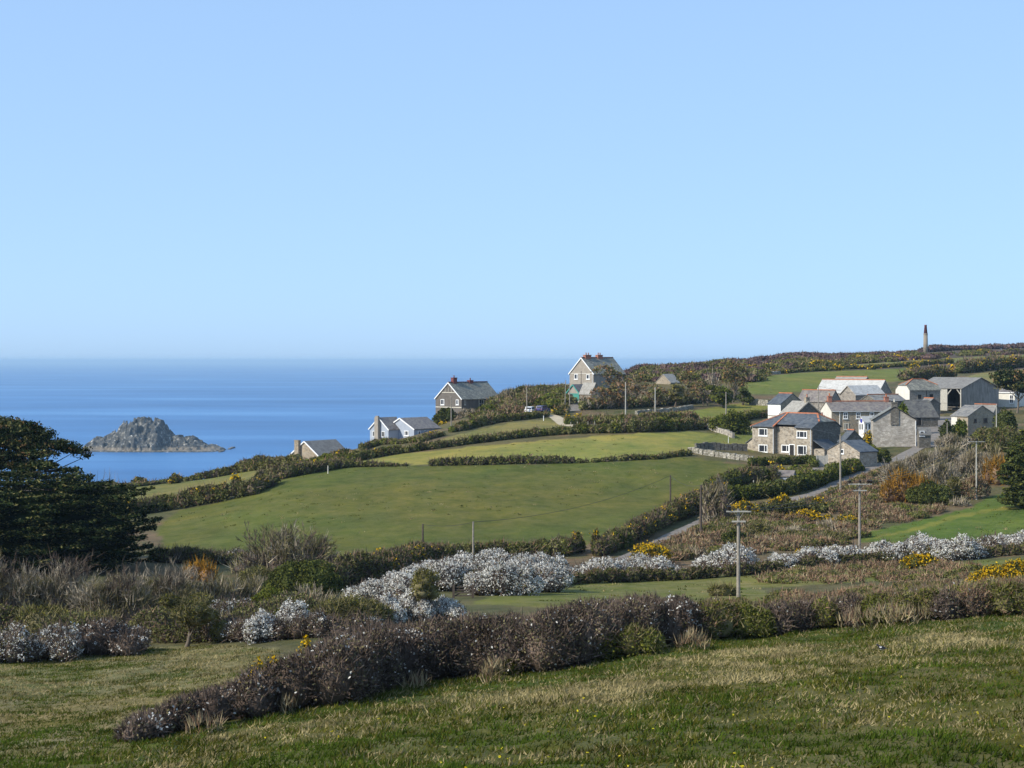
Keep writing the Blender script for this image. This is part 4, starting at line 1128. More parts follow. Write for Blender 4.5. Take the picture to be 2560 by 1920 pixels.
# layer: type, cover, size in render pixels, material, inner shell, upward bias, clump spread (m)
KINDS = {
    'blackthorn':  dict(core='tw_dark', L=[('t', 2.3, 8, 'tw_dark', .6, .55), ('l', .35, 1.3, 'tw_olive', .8, 0), ('l', .5, 1.2, 'tw_dark', .8, 0), ('l', .035, 1.0, 'lf_white', .9, 0)]),
    'blackthorn_fl': dict(core='tw_dark', L=[('t', 2.0, 8, 'tw_dark', .6, .55), ('l', .5, 1.2, 'tw_dark', .8, 0), ('c', .10, 1.0, 'lf_white', .9, 0), ('l', .05, 1.0, 'lf_white', .85, 0)]),
    'white':       dict(core='tw_dark', L=[('t', 1.0, 7, 'tw_dark', .6, .5), ('c', 1.2, 1.1, 'lf_white', .84, 0), ('l', .7, 1.1, 'lf_white', .8, 0), ('l', .2, 1.1, 'tw_dark', .9, 0), ('l', .12, 1.3, 'lf_olive', .85, 0)]),
    'white_thin':  dict(core='tw_dark', L=[('t', 2.0, 8, 'tw_dark', .6, .5), ('c', .40, 1.1, 'lf_white', .84, 0), ('l', .25, 1.1, 'lf_white', .8, 0), ('l', .4, 1.2, 'tw_olive', .85, 0)]),
    'gorse':       dict(core='lf_gorse', L=[('l', 2.0, 1.5, 'lf_gorse', .7, 0), ('c', 1.1, 1.3, 'lf_yellow', .9, 0)]),
    'gorse_few':   dict(core='lf_gorse', L=[('l', 2.3, 1.6, 'lf_gorse', .7, 0), ('t', .5, 6, 'tw_brown', .7, .4), ('c', .16, 1.3, 'lf_yellow', .95, 0)]),
    'gorse_dark':  dict(core='lf_gorse', L=[('l', 2.3, 1.6, 'lf_gorse', .7, 0), ('l', .5, 1.5, 'lf_scrub', .8, 0), ('t', .5, 6, 'tw_dark', .7, .4)]),
    'bramble':     dict(core='lf_gorse', L=[('l', 1.8, 1.5, 'lf_green', .75, 0), ('t', 1.0, 8, 'tw_olive', .7, .2), ('l', .6, 1.5, 'lf_dark', .7, 0)]),
    'hedge_mix':   dict(core='tw_olive', L=[('l', 1.3, 1.4, 'lf_green', .75, 0), ('t', 1.2, 7, 'tw_olive', .7, .4), ('t', .5, 7, 'tw_brown', .75, .5), ('l', .5, 1.5, 'lf_gorse', .7, 0)]),
    'dark':        dict(core='lf_dark', L=[('l', 2.5, 1.6, 'lf_dark', .7, 0), ('l', .4, 1.5, 'lf_green', .9, 0)]),
    'green':       dict(core='lf_dark', L=[('l', 1.9, 1.5, 'lf_green', .75, 0), ('l', .8, 1.6, 'lf_dark', .7, 0), ('l', .25, 1.5, 'lf_bright', .9, 0)]),
    'bright':      dict(core='lf_green', L=[('l', 2.0, 1.6, 'lf_bright', .75, 0), ('l', .8, 1.5, 'lf_green', .75, 0)]),
    'olive':       dict(core='tw_olive', L=[('l', 1.3, 1.3, 'lf_olive', .7, 0), ('t', 1.3, 7, 'tw_olive', .6, .6)]),
    'olive_dim':   dict(core='tw_olive', L=[('t', 1.8, 7, 'tw_olive', .6, .5), ('l', .9, 1.3, 'lf_gorse', .7, 0), ('l', .5, 1.3, 'lf_olive', .8, 0)]),
    'willow':      dict(core=None, L=[('t', 2.0, 9, 'tw_grey', .35, 1.0), ('t', .9, 8, 'tw_olive', .3, .8), ('l', .7, 1.1, 'tw_grey', .6, 0)]),
    'willow_dim':  dict(core='tw_dark', L=[('t', 1.0, 10, 'tw_grey', .5, 1.1), ('t', 1.8, 9, 'tw_olive', .45, .9), ('t', .7, 9, 'tw_dark', .4, .9), ('l', .5, 1.2, 'tw_olive', .6, 0)]),
    'bare':        dict(core=None, L=[('t', 1.8, 12, 'tw_olive', .25, 1.6), ('t', 1.2, 11, 'tw_dark', .25, 1.4), ('t', .6, 12, 'tw_grey', .4, 1.6)]),
    'orange':      dict(core='tw_brown', L=[('t', 1.6, 9, 'lf_orange', .5, 1.2), ('l', .9, 1.2, 'lf_orange', .75, 0), ('t', .5, 8, 'tw_olive', .5, 1.2)]),
    'bracken':     dict(core=None, L=[('t', 1.1, 5, 'tw_brown', .4, .8), ('t', .35, 6, 'tw_straw', .5, 1.0), ('l', .9, 1.3, 'tw_brown', .5, 0), ('l', .35, 1.3, 'lf_scrub', .6, 0)]),
    'scrub':       dict(core='lf_scrub', L=[('l', 1.7, 1.4, 'lf_scrub', .7, 0), ('t', .35, 6, 'tw_brown', .6, .6), ('t', .35, 6, 'tw_olive', .6, .6), ('l', .8, 1.4, 'lf_green', .8, 0), ('l', .3, 1.4, 'lf_gorse', .7, 0)]),
    'scrub_dark':  dict(core='tw_dark', L=[('l', 1.6, 1.5, 'lf_gorse', .7, 0), ('t', 1.0, 6, 'tw_dark', .6, .6), ('t', .15, 6, 'tw_brown', .7, .6), ('l', .9, 1.4, 'lf_scrub', .8, 0)]),
    'heath':       dict(core='lf_heath', L=[('l', 2.0, 1.4, 'lf_heath', .7, 0), ('t', .6, 5, 'tw_dark', .7, .7)]),
    'straw':       dict(core=None, L=[('t', 2.0, 9, 'tw_straw', .2, 1.6), ('t', .7, 8, 'tw_brown', .3, 1.2)]),
    'pine':        dict(core=None, L=[('c', 1.9, 1.5, 'lf_pine', .5, 0), ('c', .6, 1.5, 'lf_rust', .6, 0), ('t', .5, 7, 'tw_brown', .4, .2)]),
    'pine_rust':   dict(core=None, L=[('c', 1.3, 1.5, 'lf_pine', .5, 0), ('c', .7, 1.5, 'lf_rust', .6, 0), ('t', .7, 7, 'tw_brown', .4, .2)]),
    'pine_dark':   dict(core='lf_conif', L=[('c', 1.8, 1.6, 'lf_conif', .7, 0), ('c', .8, 1.5, 'lf_pine', .85, 0), ('c', .2, 1.5, 'lf_rust', .85, 0)]),
}

def fill(V, blobs, d, kind, cover=1.0, cap=60000):
    K = KINDS[kind]
    px = 1.2 * d / (F * 0.4); cover = cover * 0.76
    R = np.array([b[1] for b in blobs])
    area = float((2.6 * (R[:, 0] + R[:, 1]) * R[:, 2] + 1.6 * R[:, 0] * R[:, 1]).sum()) * 0.75
    hmin = max(px, 0.035)
    if K['core']: V.core(blobs, 0.72, K['core'])
    for lay in K['L']:
        t, cov, size, m, lo, up = lay
        if t == 't':
            ln = min(size * px, 0.9 * float(R[:, 2].mean()) + 0.25); w = max(1.0 * px, 0.035)
            n = int(min(cap, cover * cov * area / (0.5 * ln * w)))
            P, D, i = bsample(blobs, n, lo)
            k = keep(P, blobs) & ~((D[:, 1] > 0.35) & (rng.random(len(P)) < .78)); P, D = P[k], D[k]
            dr = D * 0.7 + np.array([0, 0, up])[None] + 0.5 * rng.normal(size=D.shape)
            V.twigs(P - dr * 0.3 * ln / (np.linalg.norm(dr, axis=1, keepdims=True)), dr, ln, w, m)
        else:
            s = max(size * px * 0.62, 0.05); n = int(min(cap, cover * cov * area / (1.2 * s * s)))
            if t == 'l':
                P, D, i = bsample(blobs, n, lo)
                k = keep(P, blobs) & ~((D[:, 1] > 0.35) & (rng.random(len(P)) < .78))
                V.leaves(P[k], s, m)
            else:
                k = 9; nc = max(1, n // k)
                P, D, i = bsample(blobs, nc, lo, 0.85, -0.15)
                kk = keep(P, blobs) & ~((D[:, 1] > 0.35) & (rng.random(len(P)) < .78)); P = P[kk]; nc = len(P)
                P = np.repeat(P, k, 0) + rng.normal(size=(nc * k, 3)) * s * 1.7 * np.array([1, 1, 0.7])
                V.leaves(P, s, m)

def dome(cx, cy, w, h, dep, n=None, jag=0.25):
    """a bush as overlapping lumps standing on the ground"""
    n = n or max(3, int(round(w / max(h, 0.4) * 3)) + 2)
    n = min(n, 16)
    out = []
    for i in range(n):
        t = ((i + 0.5) / n - 0.5) * 2 if n > 1 else 0
        t = t * 0.85 + random.uniform(-.1, .1)
        hh = h * max(0.5, (1 - abs(t) ** 2.6 * 0.6)) * random.uniform(1 - jag, 1.0)
        x = cx + t * w * 0.45; y = cy + random.uniform(-.4, .4) * dep
        r = max(min(h * 0.55, w * 0.3), w / n * 0.8)
        g = float(hgt(x, y))
        out.append(((x, y, g + hh * 0.42), (r, max(r * 0.8, dep * 0.4), hh * 0.6)))
    return out

def bush(name, label, cat, px0, px1, top, base, kind, d=None, dep=None, group=None, cover=1.0, n=None, jag=0.25):
    pm = (px0 + px1) / 2
    g = G(pm, base) if d is None else at(pm, d)
    k = g.y / F
    w = (px1 - px0) * k; h = max(0.3, zrow(top, g.y) - g.z)
    bl = dome(g.x, g.y + (dep or min(w, h) * 0.3) * 0.3, w, h, dep or min(w * 0.8, h * 1.0, 5.0), n, jag)
    V = Veg(); fill(V, bl, g.y, kind, cover)
    return tag(V.build(name, None, g), label, cat, group)

def path_points(pts, step):
    """pts: (px, py, height px[, d]) to ground points with height in metres"""
    W = []
    for p in pts:
        g = G(p[0], p[1]) if len(p) < 4 else at(p[0], p[3])
        W.append((g, p[2] * g.y / F))
    out = []
    for (a, ha), (b, hb) in zip(W[:-1], W[1:]):
        L_ = (b - a).length; n = max(1, int(L_ / step))
        for i in range(n):
            t = i / n; q = a.lerp(b, t); q.z = float(hgt(q.x, q.y)); out.append((q, ha * (1 - t) + hb * t))
    out.append(W[-1]); return out

def hedge(name, label, cat, pts, kind, wid=2.0, cover=1.0, group=None, kindattr=None, jag=0.35, mix=None, cap=90000, step=None):
    hm = np.mean([p[2] for p in pts]) * G(pts[0][0], pts[0][1]).y / F
    pp = path_points(pts, step or max(0.7, hm * 0.45))
    sets = {}
    for i, (q, h) in enumerate(pp):
        hh = max(0.25, h * (1 - jag * (0.5 + 0.5 * vnoise(i * 0.37, 3.3, len(label)))) * random.uniform(0.88, 1.05))
        rows = max(1, int(round(wid / max(1.2, hh))))
        for r in range(rows):
            off = ((r + 0.5) / rows - 0.5) * wid + random.uniform(-.25, .25)
            x = q.x + random.uniform(-.4, .4); y = q.y + off + wid * 0.5
            kd = kind
            if mix:
                for mk, pr in mix:
                    if random.random() < pr: kd = mk; break
            sets.setdefault(kd, []).append(((x, y, float(hgt(x, y)) + hh * 0.42), (max(0.55, hh * 0.55), max(0.55, wid / rows * 0.6), hh * 0.6)))
    d = float(np.mean([q.y for q, _ in pp]))
    V = Veg()
    for kd, bl in sets.items():
        fill(V, bl, d, kd, cover, cap)
    o = V.build(name, None, pp[len(pp) // 2][0])
    return tag(o, label, cat, group, kindattr)

def thicket(name, label, cat, poly, kind, h, n, wr=1.2, cover=1.0, kindattr='stuff', mix=None):
    """low growth spread over a patch of ground given in photo pixels"""
    xs = [p[0] for p in poly]; ys = [p[1] for p in poly]
    sets = {}; c = 0; tries = 0; ds = []
    while c < n and tries < n * 40:
        tries += 1
        px, py = random.uniform(min(xs), max(xs)), random.uniform(min(ys), max(ys))
        if not bool(inpoly(px, py, poly)): continue
        g = G(px, py); hh = h * random.uniform(0.4, 1.1); c += 1; ds.append(g.y)
        kd = kind
        if mix:
            for mk, pr in mix:
                if random.random() < pr: kd = mk; break
        sets.setdefault(kd, []).append(((g.x, g.y, g.z + hh * 0.35), (hh * wr * random.uniform(.8, 1.3), hh * wr, hh * 0.65)))
    V = Veg()
    for kd, bl in sets.items(): fill(V, bl, float(np.mean(ds)), kd, cover, 120000)
    return tag(V.build(name), label, cat if kindattr != 'stuff' else None, None, kindattr)

def tree(name, label, px, top, wpx, kind, base=None, d=None, lo=0.35, nb=10, flat=0.55, group=None, lean=0.0, cover=1.0, trunk=0.22, bark='bark', cat='tree', stems=1):
    g = G(px, base) if d is None else at(px, d)
    k = g.y / F; H = zrow(top, g.y) - g.z; R = wpx * k / 2
    root = empty(name, g); tag(root, label, cat, group)
    bl = []
    for i in range(nb):
        z = H * (lo + (0.93 - lo) * (i + 0.5) / nb)
        rr = R * (0.95 - 0.45 * abs((z / H - lo) / (1 - lo) - 0.35))
        a = random.uniform(0, 6.283) if i else 0
        rad = rr * random.uniform(0.25, 0.72)
        c = (g.x + math.cos(a) * rad + lean * z, g.y + math.sin(a) * rad, g.z + z)
        r = R * random.uniform(0.30, 0.48)
        bl.append((c, (r, r, max(0.4, r * flat))))
    V = Veg(); fill(V, bl, g.y, kind, cover); V.build('crown', root, g)
    T = Veg(); gx = np.array(g)
    for s in range(stems):
        o = np.array([random.uniform(-.25, .25) * R * (stems > 1), 0, 0])
        p = [gx + o + np.array([lean * H * t + 0.12 * R * math.sin(3 * t + s), 0.1 * R * math.cos(2 * t), H * t * 0.82 - 0.3]) for t in (0, .25, .5, .75, 1)]
        T.tube(p, [trunk, trunk * .8, trunk * .6, trunk * .4, trunk * .15], bark)
        for b in bl[s::stems]:
            c = np.array(b[0]); t = max(0.15, (c[2] - g.z) / H * 0.65)
            a = gx + o + np.array([lean * H * t + 0.12 * R * math.sin(3 * t + s), 0.1 * R * math.cos(2 * t), H * t * 0.82 - 0.3])
            T.tube([a, (a + c) / 2 + np.array([0, 0, -0.05 * H]), c], [trunk * .4, trunk * .28, trunk * .08], bark, 5)
    T.build('trunk', root, g)
    return root

def conifer(name, label, px, d, top, wl, wr, base_h=0.05, kind='lf_conif', tip='lf_pine', levels=26, group=None, pw=4.5, dens=1.0):
    """a broad cypress: long flat boughs in tiers reaching further out low down"""
    g = at(px, d); k = d / F; H = zrow(top, d) - g.z
    root = empty(name, g); tag(root, label, 'tree', group)
    V = Veg(); T = Veg(); gx = np.array(g)
    T.tube([gx + np.array([0, 0, -0.4]), gx + np.array([0.1, 0, H * .5]), gx + np.array([0.2, 0.1, H * .9])], [0.5, 0.3, 0.06], 'bark_dark', 8)
    s = 2.5 * d / (F * .4) * .62
    wm = (wl + wr) / 2 * k
    V.core([((gx[0] + (wr - wl) * k * .3 * (1 - f), gx[1], gx[2] + H * f), (wm * (1 - f ** pw) * .74 + .1, wm * (1 - f ** pw) * .6 + .1, H * .11)) for f in (.10, .24, .38, .52, .62)], 1.0, kind)
    for l in range(levels):
        f = (l + 0.5) / levels
        z = H * (base_h + (0.97 - base_h) * f)
        reach = (1 - f ** pw) * 0.95 + 0.05
        nbr = 15 if f < .75 else 9
        for j in range(nbr):
            a = 6.283 * (j + random.random()) / nbr
            ex = math.cos(a); ey = math.sin(a)
            if ey > .5 and random.random() < .5: continue
            R = (wr if ex > 0 else wl) * k * reach * random.uniform(0.70, 1.06)
            R = R * (abs(ex) + 0.75 * abs(ey)) / max(1.0, abs(ex) + abs(ey) - .25)
            zz = z + random.uniform(-.35, .35)
            end = gx + np.array([ex * R, ey * R, zz + R * random.uniform(-.02, .10)])
            st = gx + np.array([0, 0, zz - 0.06 * R])
            T.tube([st, (st + end) / 2 + np.array([0, 0, -.04 * R]), end], [0.08, 0.05, 0.015], 'bark_dark', 4)
            # flat sprays: side shoots sweep forward along the bough
            n = int((34 + 30 * R) * dens)
            t = 0.38 + 0.64 * rng.random(n) ** 0.75
            side = np.array([-ey, ex, 0]); u = rng.normal(size=n)
            sp = 0.20 * R * (1.05 - t) + 0.28
            P = st + (end - st) * t[:, None] + side * (u * sp)[:, None] + np.array([0, 0, 1]) * (rng.normal(size=n) * 0.10 - 0.05 * np.abs(u) * sp)[:, None]
            c = int(n * .78)
            V.leaves(P[:c], s * 1.1, kind, flat=0.55, asp=0.5); V.leaves(P[c:] + np.array([0, 0, .10]), s, tip, flat=0.65, asp=0.45)  # paler sprays on top: sunlit tips put in as a lighter leaf colour
    V.build('crown', root, g); T.build('trunk', root, g)
    return root

def branching(V, base, H, R, m, stems=9, levels=4, split=3, w=0.07, up=1.0, wmin=0.03):
    """bare boughs forking again and again, each fork thinner"""
    A, D, Ls = [], [], []
    for i in range(stems):
        a = random.uniform(0, 6.283); r = random.uniform(0, .35) * R
        A.append([base[0] + math.cos(a) * r, base[1] + math.sin(a) * r * .6, base[2] - .1])
        D.append([math.cos(a) * random.uniform(.1, .9) * R / H, math.sin(a) * random.uniform(.1, .8) * R / H, up])
    A = np.array(A); D = np.array(D); D /= np.linalg.norm(D, axis=1, keepdims=True)
    A[:, 2] = hgt(A[:, 0], A[:, 1]) - .1
    Ln = np.full(len(A), H * .47)
    for l in range(levels):
        E = A + D * Ln[:, None]
        n = len(A)
        c = np.cross(D, unit(n)); c /= np.linalg.norm(c, axis=1, keepdims=True) + 1e-9
        w0, w1 = max(w * .62 ** l, wmin), max(w * .62 ** (l + 1), wmin * .8)
        if l == levels - 1: w1 = wmin * .25
        q = np.stack([A - c * w0 / 2, A + c * w0 / 2, E + c * w1 / 2, E - c * w1 / 2], 1).reshape(-1, 3)
        V.V.append(q); V.Q.append(V.n + np.arange(4 * n).reshape(-1, 4)); V.qm.append(np.full(n, V.mi(m))); V.n += 4 * n
        t = np.repeat(0.45 + 0.55 * rng.random(n * split)[:, None], 1, 1)
        A2 = np.repeat(A, split, 0) + np.repeat(D * Ln[:, None], split, 0) * t
        D2 = np.repeat(D, split, 0) + rng.normal(size=(n * split, 3)) * .42 + np.array([0, 0, .22 * up])
        D2 /= np.linalg.norm(D2, axis=1, keepdims=True)
        Ln = np.repeat(Ln, split) * (0.50 + .28 * rng.random(n * split))
        A, D = A2, D2

def bare_bush(name, label, px0, px1, top, base, mats, d=None, clumps=5, cat='willow', levels=4, stems=7, split=3, body='willow_dim', cover=.5, body_h=.5):
    pm = (px0 + px1) / 2; g = G(pm, base) if d is None else at(pm, d); k = g.y / F
    w = (px1 - px0) * k; h = max(.5, zrow(top, g.y) - g.z); V = Veg()
    fill(V, dome(g.x, g.y + .5, w * .95, h * body_h, min(w * .5, 4), None, .35), g.y, body, cover)
    pw = 1.1 * g.y / (F * .4)
    for i in range(clumps):
        t = ((i + .5) / clumps - .5) * 2
        x = g.x + t * w * .42; y = g.y + random.uniform(-.1, .5) * w * .3
        branching(V, (x, y, float(hgt(x, y))), h * (1 - .35 * t * t) * random.uniform(.85, 1.05), w / clumps * .8, mats[i % len(mats)], stems, levels, split, max(.05, pw * .9), 1.0, max(.022, pw * .42))
    return tag(V.build(name, None, g), label, cat)

def tree_at(name, label, d, base_px, blobs, kind, group=None, cover=1.0, trunk=.3, fl=1.0):
    """a tree whose boughs are given as (photo x, photo y, half width, half height)"""
    g = at(base_px, d); k = d / F
    root = empty(name, g); tag(root, label, 'tree', group)
    bl = []
    for (x, y, rx, rz) in blobs:
        yy = d + random.uniform(-.5, .5) * rx * k
        bl.append((((x - 1280) * yy / F, yy, zrow(y, yy)), (rx * k, rx * k * .8, rz * k)))
    V = Veg(); fill(V, bl, d, kind, cover); V.build('crown', root, g)
    T = Veg(); gx = np.array(g); top = np.array(max(bl, key=lambda b: b[0][2])[0])
    pt = lambda t: gx * (1 - t) + top * t + np.array([.4 * math.sin(3 * t), 0, -.3 * (1 - t)])
    T.tube([pt(t) for t in (0, .3, .6, .95)], [trunk, trunk * .8, trunk * .5, trunk * .12], 'bark_dark', 7)
    for b in bl:
        c = np.array(b[0]); t = min(.85, max(.2, (c[2] - g.z) / max(1, top[2] - g.z) * .75)); a = pt(t)
        T.tube([a, (a + c) / 2 + np.array([0, 0, -.3]), c], [trunk * .4, trunk * .25, trunk * .08], 'bark_dark', 5)
    T.build('trunk', root, g)
    return root

# ---- the near hedge
hedge('hedge', 'long dark leafless blackthorn hedge along the top of the near field', 'hedge',
      [(300, 1858, 50), (345, 1852, 60), (462, 1828, 74), (560, 1812, 96), (648, 1796, 125), (730, 1783, 150), (810, 1770, 158), (926, 1726, 160), (1010, 1712, 160), (1100, 1703, 152), (1227, 1692, 158), (1389, 1680, 160), (1550, 1645, 150), (1700, 1612, 118), (1760, 1606, 105)],
      'blackthorn', 5.0, .95, cap=160000, jag=.12, mix=[('blackthorn_fl', .22)])
hedge('hedge', 'straggling bramble hedge continuing along the top right of the near field', 'hedge',
      [(1700, 1612, 105), (1820, 1598, 112), (1967, 1586, 88), (2080, 1574, 78), (2200, 1564, 84), (2380, 1552, 84), (2600, 1537, 84), (2850, 1518, 84)],
      'hedge_mix', 4.4, .95, mix=[('bramble', .14), ('blackthorn', .34), ('bracken', .15)], jag=.2, cap=120000)
hedge('bramble_thicket', 'green bramble thicket in front of the dark blackthorn hedge', 'bramble', [(1275, 1690, 60), (1340, 1676, 95), (1440, 1664, 110), (1540, 1652, 112), (1625, 1640, 90)], 'bramble', 1.8, 0.9, mix=[('hedge_mix', .25)])
for x0, x1, t, b, lab in [(690, 740, 1735, 1788, 'tuft of dead stems at the foot of the dark hedge, left of the middle'), (905, 960, 1690, 1735, 'dead straw tuft at the foot of the dark hedge under its white flecks'),
    (1010, 1070, 1690, 1722, 'low dry tuft at the foot of the dark hedge, between two others'), (470, 540, 1790, 1836, 'dry stems at the low left end of the dark hedge'),
    (1700, 1770, 1585, 1626, 'dry stems where the dark hedge meets the bramble hedge')]:
    bush('straw_clump', lab, 'dead grass', x0, x1, t, b, 'straw', cover=.6, dep=1.0)
bush('straw_clump', 'pale straw coloured dead grass clump at the foot of the dark hedge', 'dead grass', 1205, 1262, 1648, 1706, 'straw')
bush('straw_clump', 'bleached dead stems at the foot of the bramble hedge on the right', 'dead grass', 2090, 2330, 1505, 1568, 'straw', cover=.5, dep=1.2)
bush('gorse_bush', 'yellow gorse bush at the low left end of the dark hedge', 'gorse', 612, 676, 1648, 1704, 'gorse', d=54)
bush('gorse_bush', 'small yellow gorse tuft above the gorse at the hedge end', 'gorse', 676, 706, 1628, 1650, 'gorse', d=55)
bush('gorse_bush', 'bright yellow gorse crown standing on top of the dark hedge', 'gorse', 738, 792, 1582, 1622, 'gorse', d=57)
bush('gorse_bush', 'wide orange-yellow gorse at the right edge of the strip field', 'gorse', 2432, 2620, 1404, 1462, 'gorse', d=118)
bush('gorse_bush', 'tiny orange gorse spray in the bramble hedge below the crossarm pole', 'gorse', 1728, 1752, 1508, 1524, 'gorse', d=86)

# ---- the blossoming hedge across the middle
WH = [
    (-40, 82, 1562, 1650, 'white_thin', 'thin white blackthorn at the left frame edge of the pale field'),
    (70, 190, 1540, 1645, 'white_thin', 'white flecked blackthorn second from the left behind the pale field'),
    (178, 350, 1540, 1632, 'blackthorn_fl', 'mostly bare blackthorn with a few flowers left of the small thorn tree'),
    (478, 645, 1492, 1575, 'white_thin', 'white blackthorn crown behind the small thorn tree'),
    (618, 690, 1530, 1598, 'white', 'small white blackthorn left of the tall white one by the olive dome'),
    (690, 775, 1496, 1585, 'white', 'tall white blackthorn left of the small round dark bush'),
    (776, 822, 1526, 1588, 'white_thin', 'slim pale blackthorn right of the small round dark bush'),
    (862, 1000, 1450, 1500, 'white', 'low white blackthorn bank above the olive dome'),
    (930, 1010, 1488, 1560, 'white', 'white blackthorn at the right foot of the olive dome'),
    (992, 1075, 1474, 1545, 'white', 'white blackthorn below the small leafing tree'),
    (1068, 1152, 1496, 1540, 'white', 'rounded white blackthorn beside the leaning post'),
    (1012, 1130, 1398, 1450, 'white', 'white blackthorn at the left shoulder of the great blossom bank'),
    (1100, 1300, 1366, 1462, 'white', 'largest blackthorn in full white blossom, middle of the valley'),
    (1180, 1340, 1392, 1482, 'white', 'white blackthorn in front of the largest one'),
    (1320, 1428, 1378, 1450, 'white', 'white blackthorn right of the largest one'),
    (1415, 1480, 1410, 1440, 'white_thin', 'low thin blackthorn linking two white banks'),
    (1462, 1575, 1390, 1446, 'white', 'rounded white blackthorn left of the deep yellow gorse'),
    (1560, 1682, 1382, 1442, 'white', 'white blackthorn right under the deep yellow gorse'),
    (1688, 1716, 1408, 1442, 'white_thin', 'tiny white blackthorn sprig in the gap of the blossom hedge'),
    (1738, 1800, 1382, 1424, 'white', 'low white blackthorn left of the crossarm pole'),
    (1782, 1885, 1356, 1424, 'white', 'domed white blackthorn behind the crossarm pole'),
    (1920, 2000, 1380, 1420, 'white', 'low white blackthorn between the two tall poles'),
    (1985, 2085, 1364, 1412, 'white', 'white blackthorn in the middle between the two tall poles'),
    (2070, 2152, 1360, 1404, 'white', 'white blackthorn just left of the pole with dark insulators'),
    (2165, 2260, 1350, 1392, 'white', 'white blackthorn just right of the pole with dark insulators'),
    (2235, 2360, 1336, 1392, 'white', 'broad white blackthorn under the green field'),
    (2345, 2455, 1336, 1396, 'white', 'tall white blackthorn in the right part of the blossom hedge'),
    (2440, 2510, 1340, 1378, 'white_thin', 'thin pale blackthorn near the right edge of the blossom hedge'),
    (2495, 2600, 1330, 1372, 'white', 'last white blackthorn at the right edge of the picture'),
    (1000, 1180, 1394, 1472, 'white', 'white blackthorn at the left end of the great blossom bank'),
    (930, 1060, 1424, 1502, 'white', 'white blackthorn running down from the great blossom bank to the dome'),
    (1225, 1420, 1388, 1474, 'white', 'long white blackthorn at the right foot of the great blossom bank'),
    (1440, 1700, 1394, 1440, 'white', 'long white blackthorn under the deep yellow gorse and its neighbour'),
    (2000, 2170, 1366, 1406, 'white', 'long low white blackthorn behind the foot of the insulator pole'),
    (2200, 2420, 1344, 1392, 'white', 'long white blackthorn along the foot of the green field'),
    (2590, 2720, 1326, 1370, 'white_thin', 'thin white blackthorn beyond the last dense one on the right'),
    (560, 608, 1372, 1396, 'white_thin', 'small grey-white blackthorn left of the big bare tree'),
]
for x0, x1, t, b, kd, lab in WH:
    bush('blackthorn_bush', lab, 'blackthorn', x0, x1, t, b + 6, kd, dep=2.6, jag=.38)
hedge('hedge', 'dark undergrowth beneath the white blossom across the valley floor', 'hedge',
      [(1000, 1480, 40), (1150, 1478, 50), (1300, 1474, 50), (1450, 1460, 36), (1600, 1454, 36), (1720, 1450, 34), (1850, 1440, 36), (2000, 1424, 30), (2150, 1410, 34), (2300, 1400, 36), (2450, 1396, 36), (2600, 1384, 34), (2850, 1364, 34)], 'scrub_dark', 1.4)
hedge('hedge', 'dark gorse scrub between the big bare tree and the blossom bank', 'hedge',
      [(800, 1475, 80), (880, 1462, 80), (960, 1450, 76), (1030, 1420, 55), (1100, 1400, 40)], 'scrub_dark', 4.0, mix=[('gorse_few', .25)])
hedge('hedge', 'ragged dark hedge under the two short poles at the pasture edge', 'hedge',
      [(1020, 1408, 40), (1100, 1402, 40), (1200, 1396, 44), (1300, 1394, 46), (1400, 1392, 50), (1450, 1380, 46)], 'scrub_dark', 2.5, mix=[('scrub', .4)])
bush('gorse_bush', 'deep yellow gorse mound above the white blossom left of the lane', 'gorse', 1582, 1668, 1358, 1392, 'gorse', d=168)
bush('gorse_bush', 'yellow topped gorse in the dark scrub left of the two short poles', 'gorse', 940, 1010, 1392, 1440, 'gorse_few', d=166)
bush('gorse_bush', 'dark gorse with orange flowers right under the dark short pole', 'gorse', 1075, 1120, 1366, 1410, 'gorse_few', d=180)
bush('gorse_bush', 'low orange gorse at the foot of the broad white blackthorn', 'gorse', 2255, 2335, 1384, 1412, 'gorse', d=150)
bush('gorse_bush', 'leggy gorse with orange head at the right bottom corner of the pasture', 'gorse', 1425, 1460, 1324, 1382, 'gorse_few', d=184)
bush('gorse_bush', 'second leggy gorse with orange head beside the lane bottom', 'gorse', 1476, 1508, 1322, 1392, 'gorse_few', d=182)
bush('gorse_bush', 'small yellow gorse between the tall poles behind the white blossom', 'gorse', 1988, 2020, 1366, 1390, 'gorse', d=168)

hedge('hedge', 'tangled brown thorn hedge along the back of the pale field', 'hedge', [(470, 1598, 60), (560, 1606, 66), (640, 1606, 60), (730, 1600, 60), (830, 1596, 58), (920, 1580, 56), (1010, 1556, 46)], 'blackthorn', 2.4, .9, mix=[('white_thin', .3), ('olive_dim', .15)])
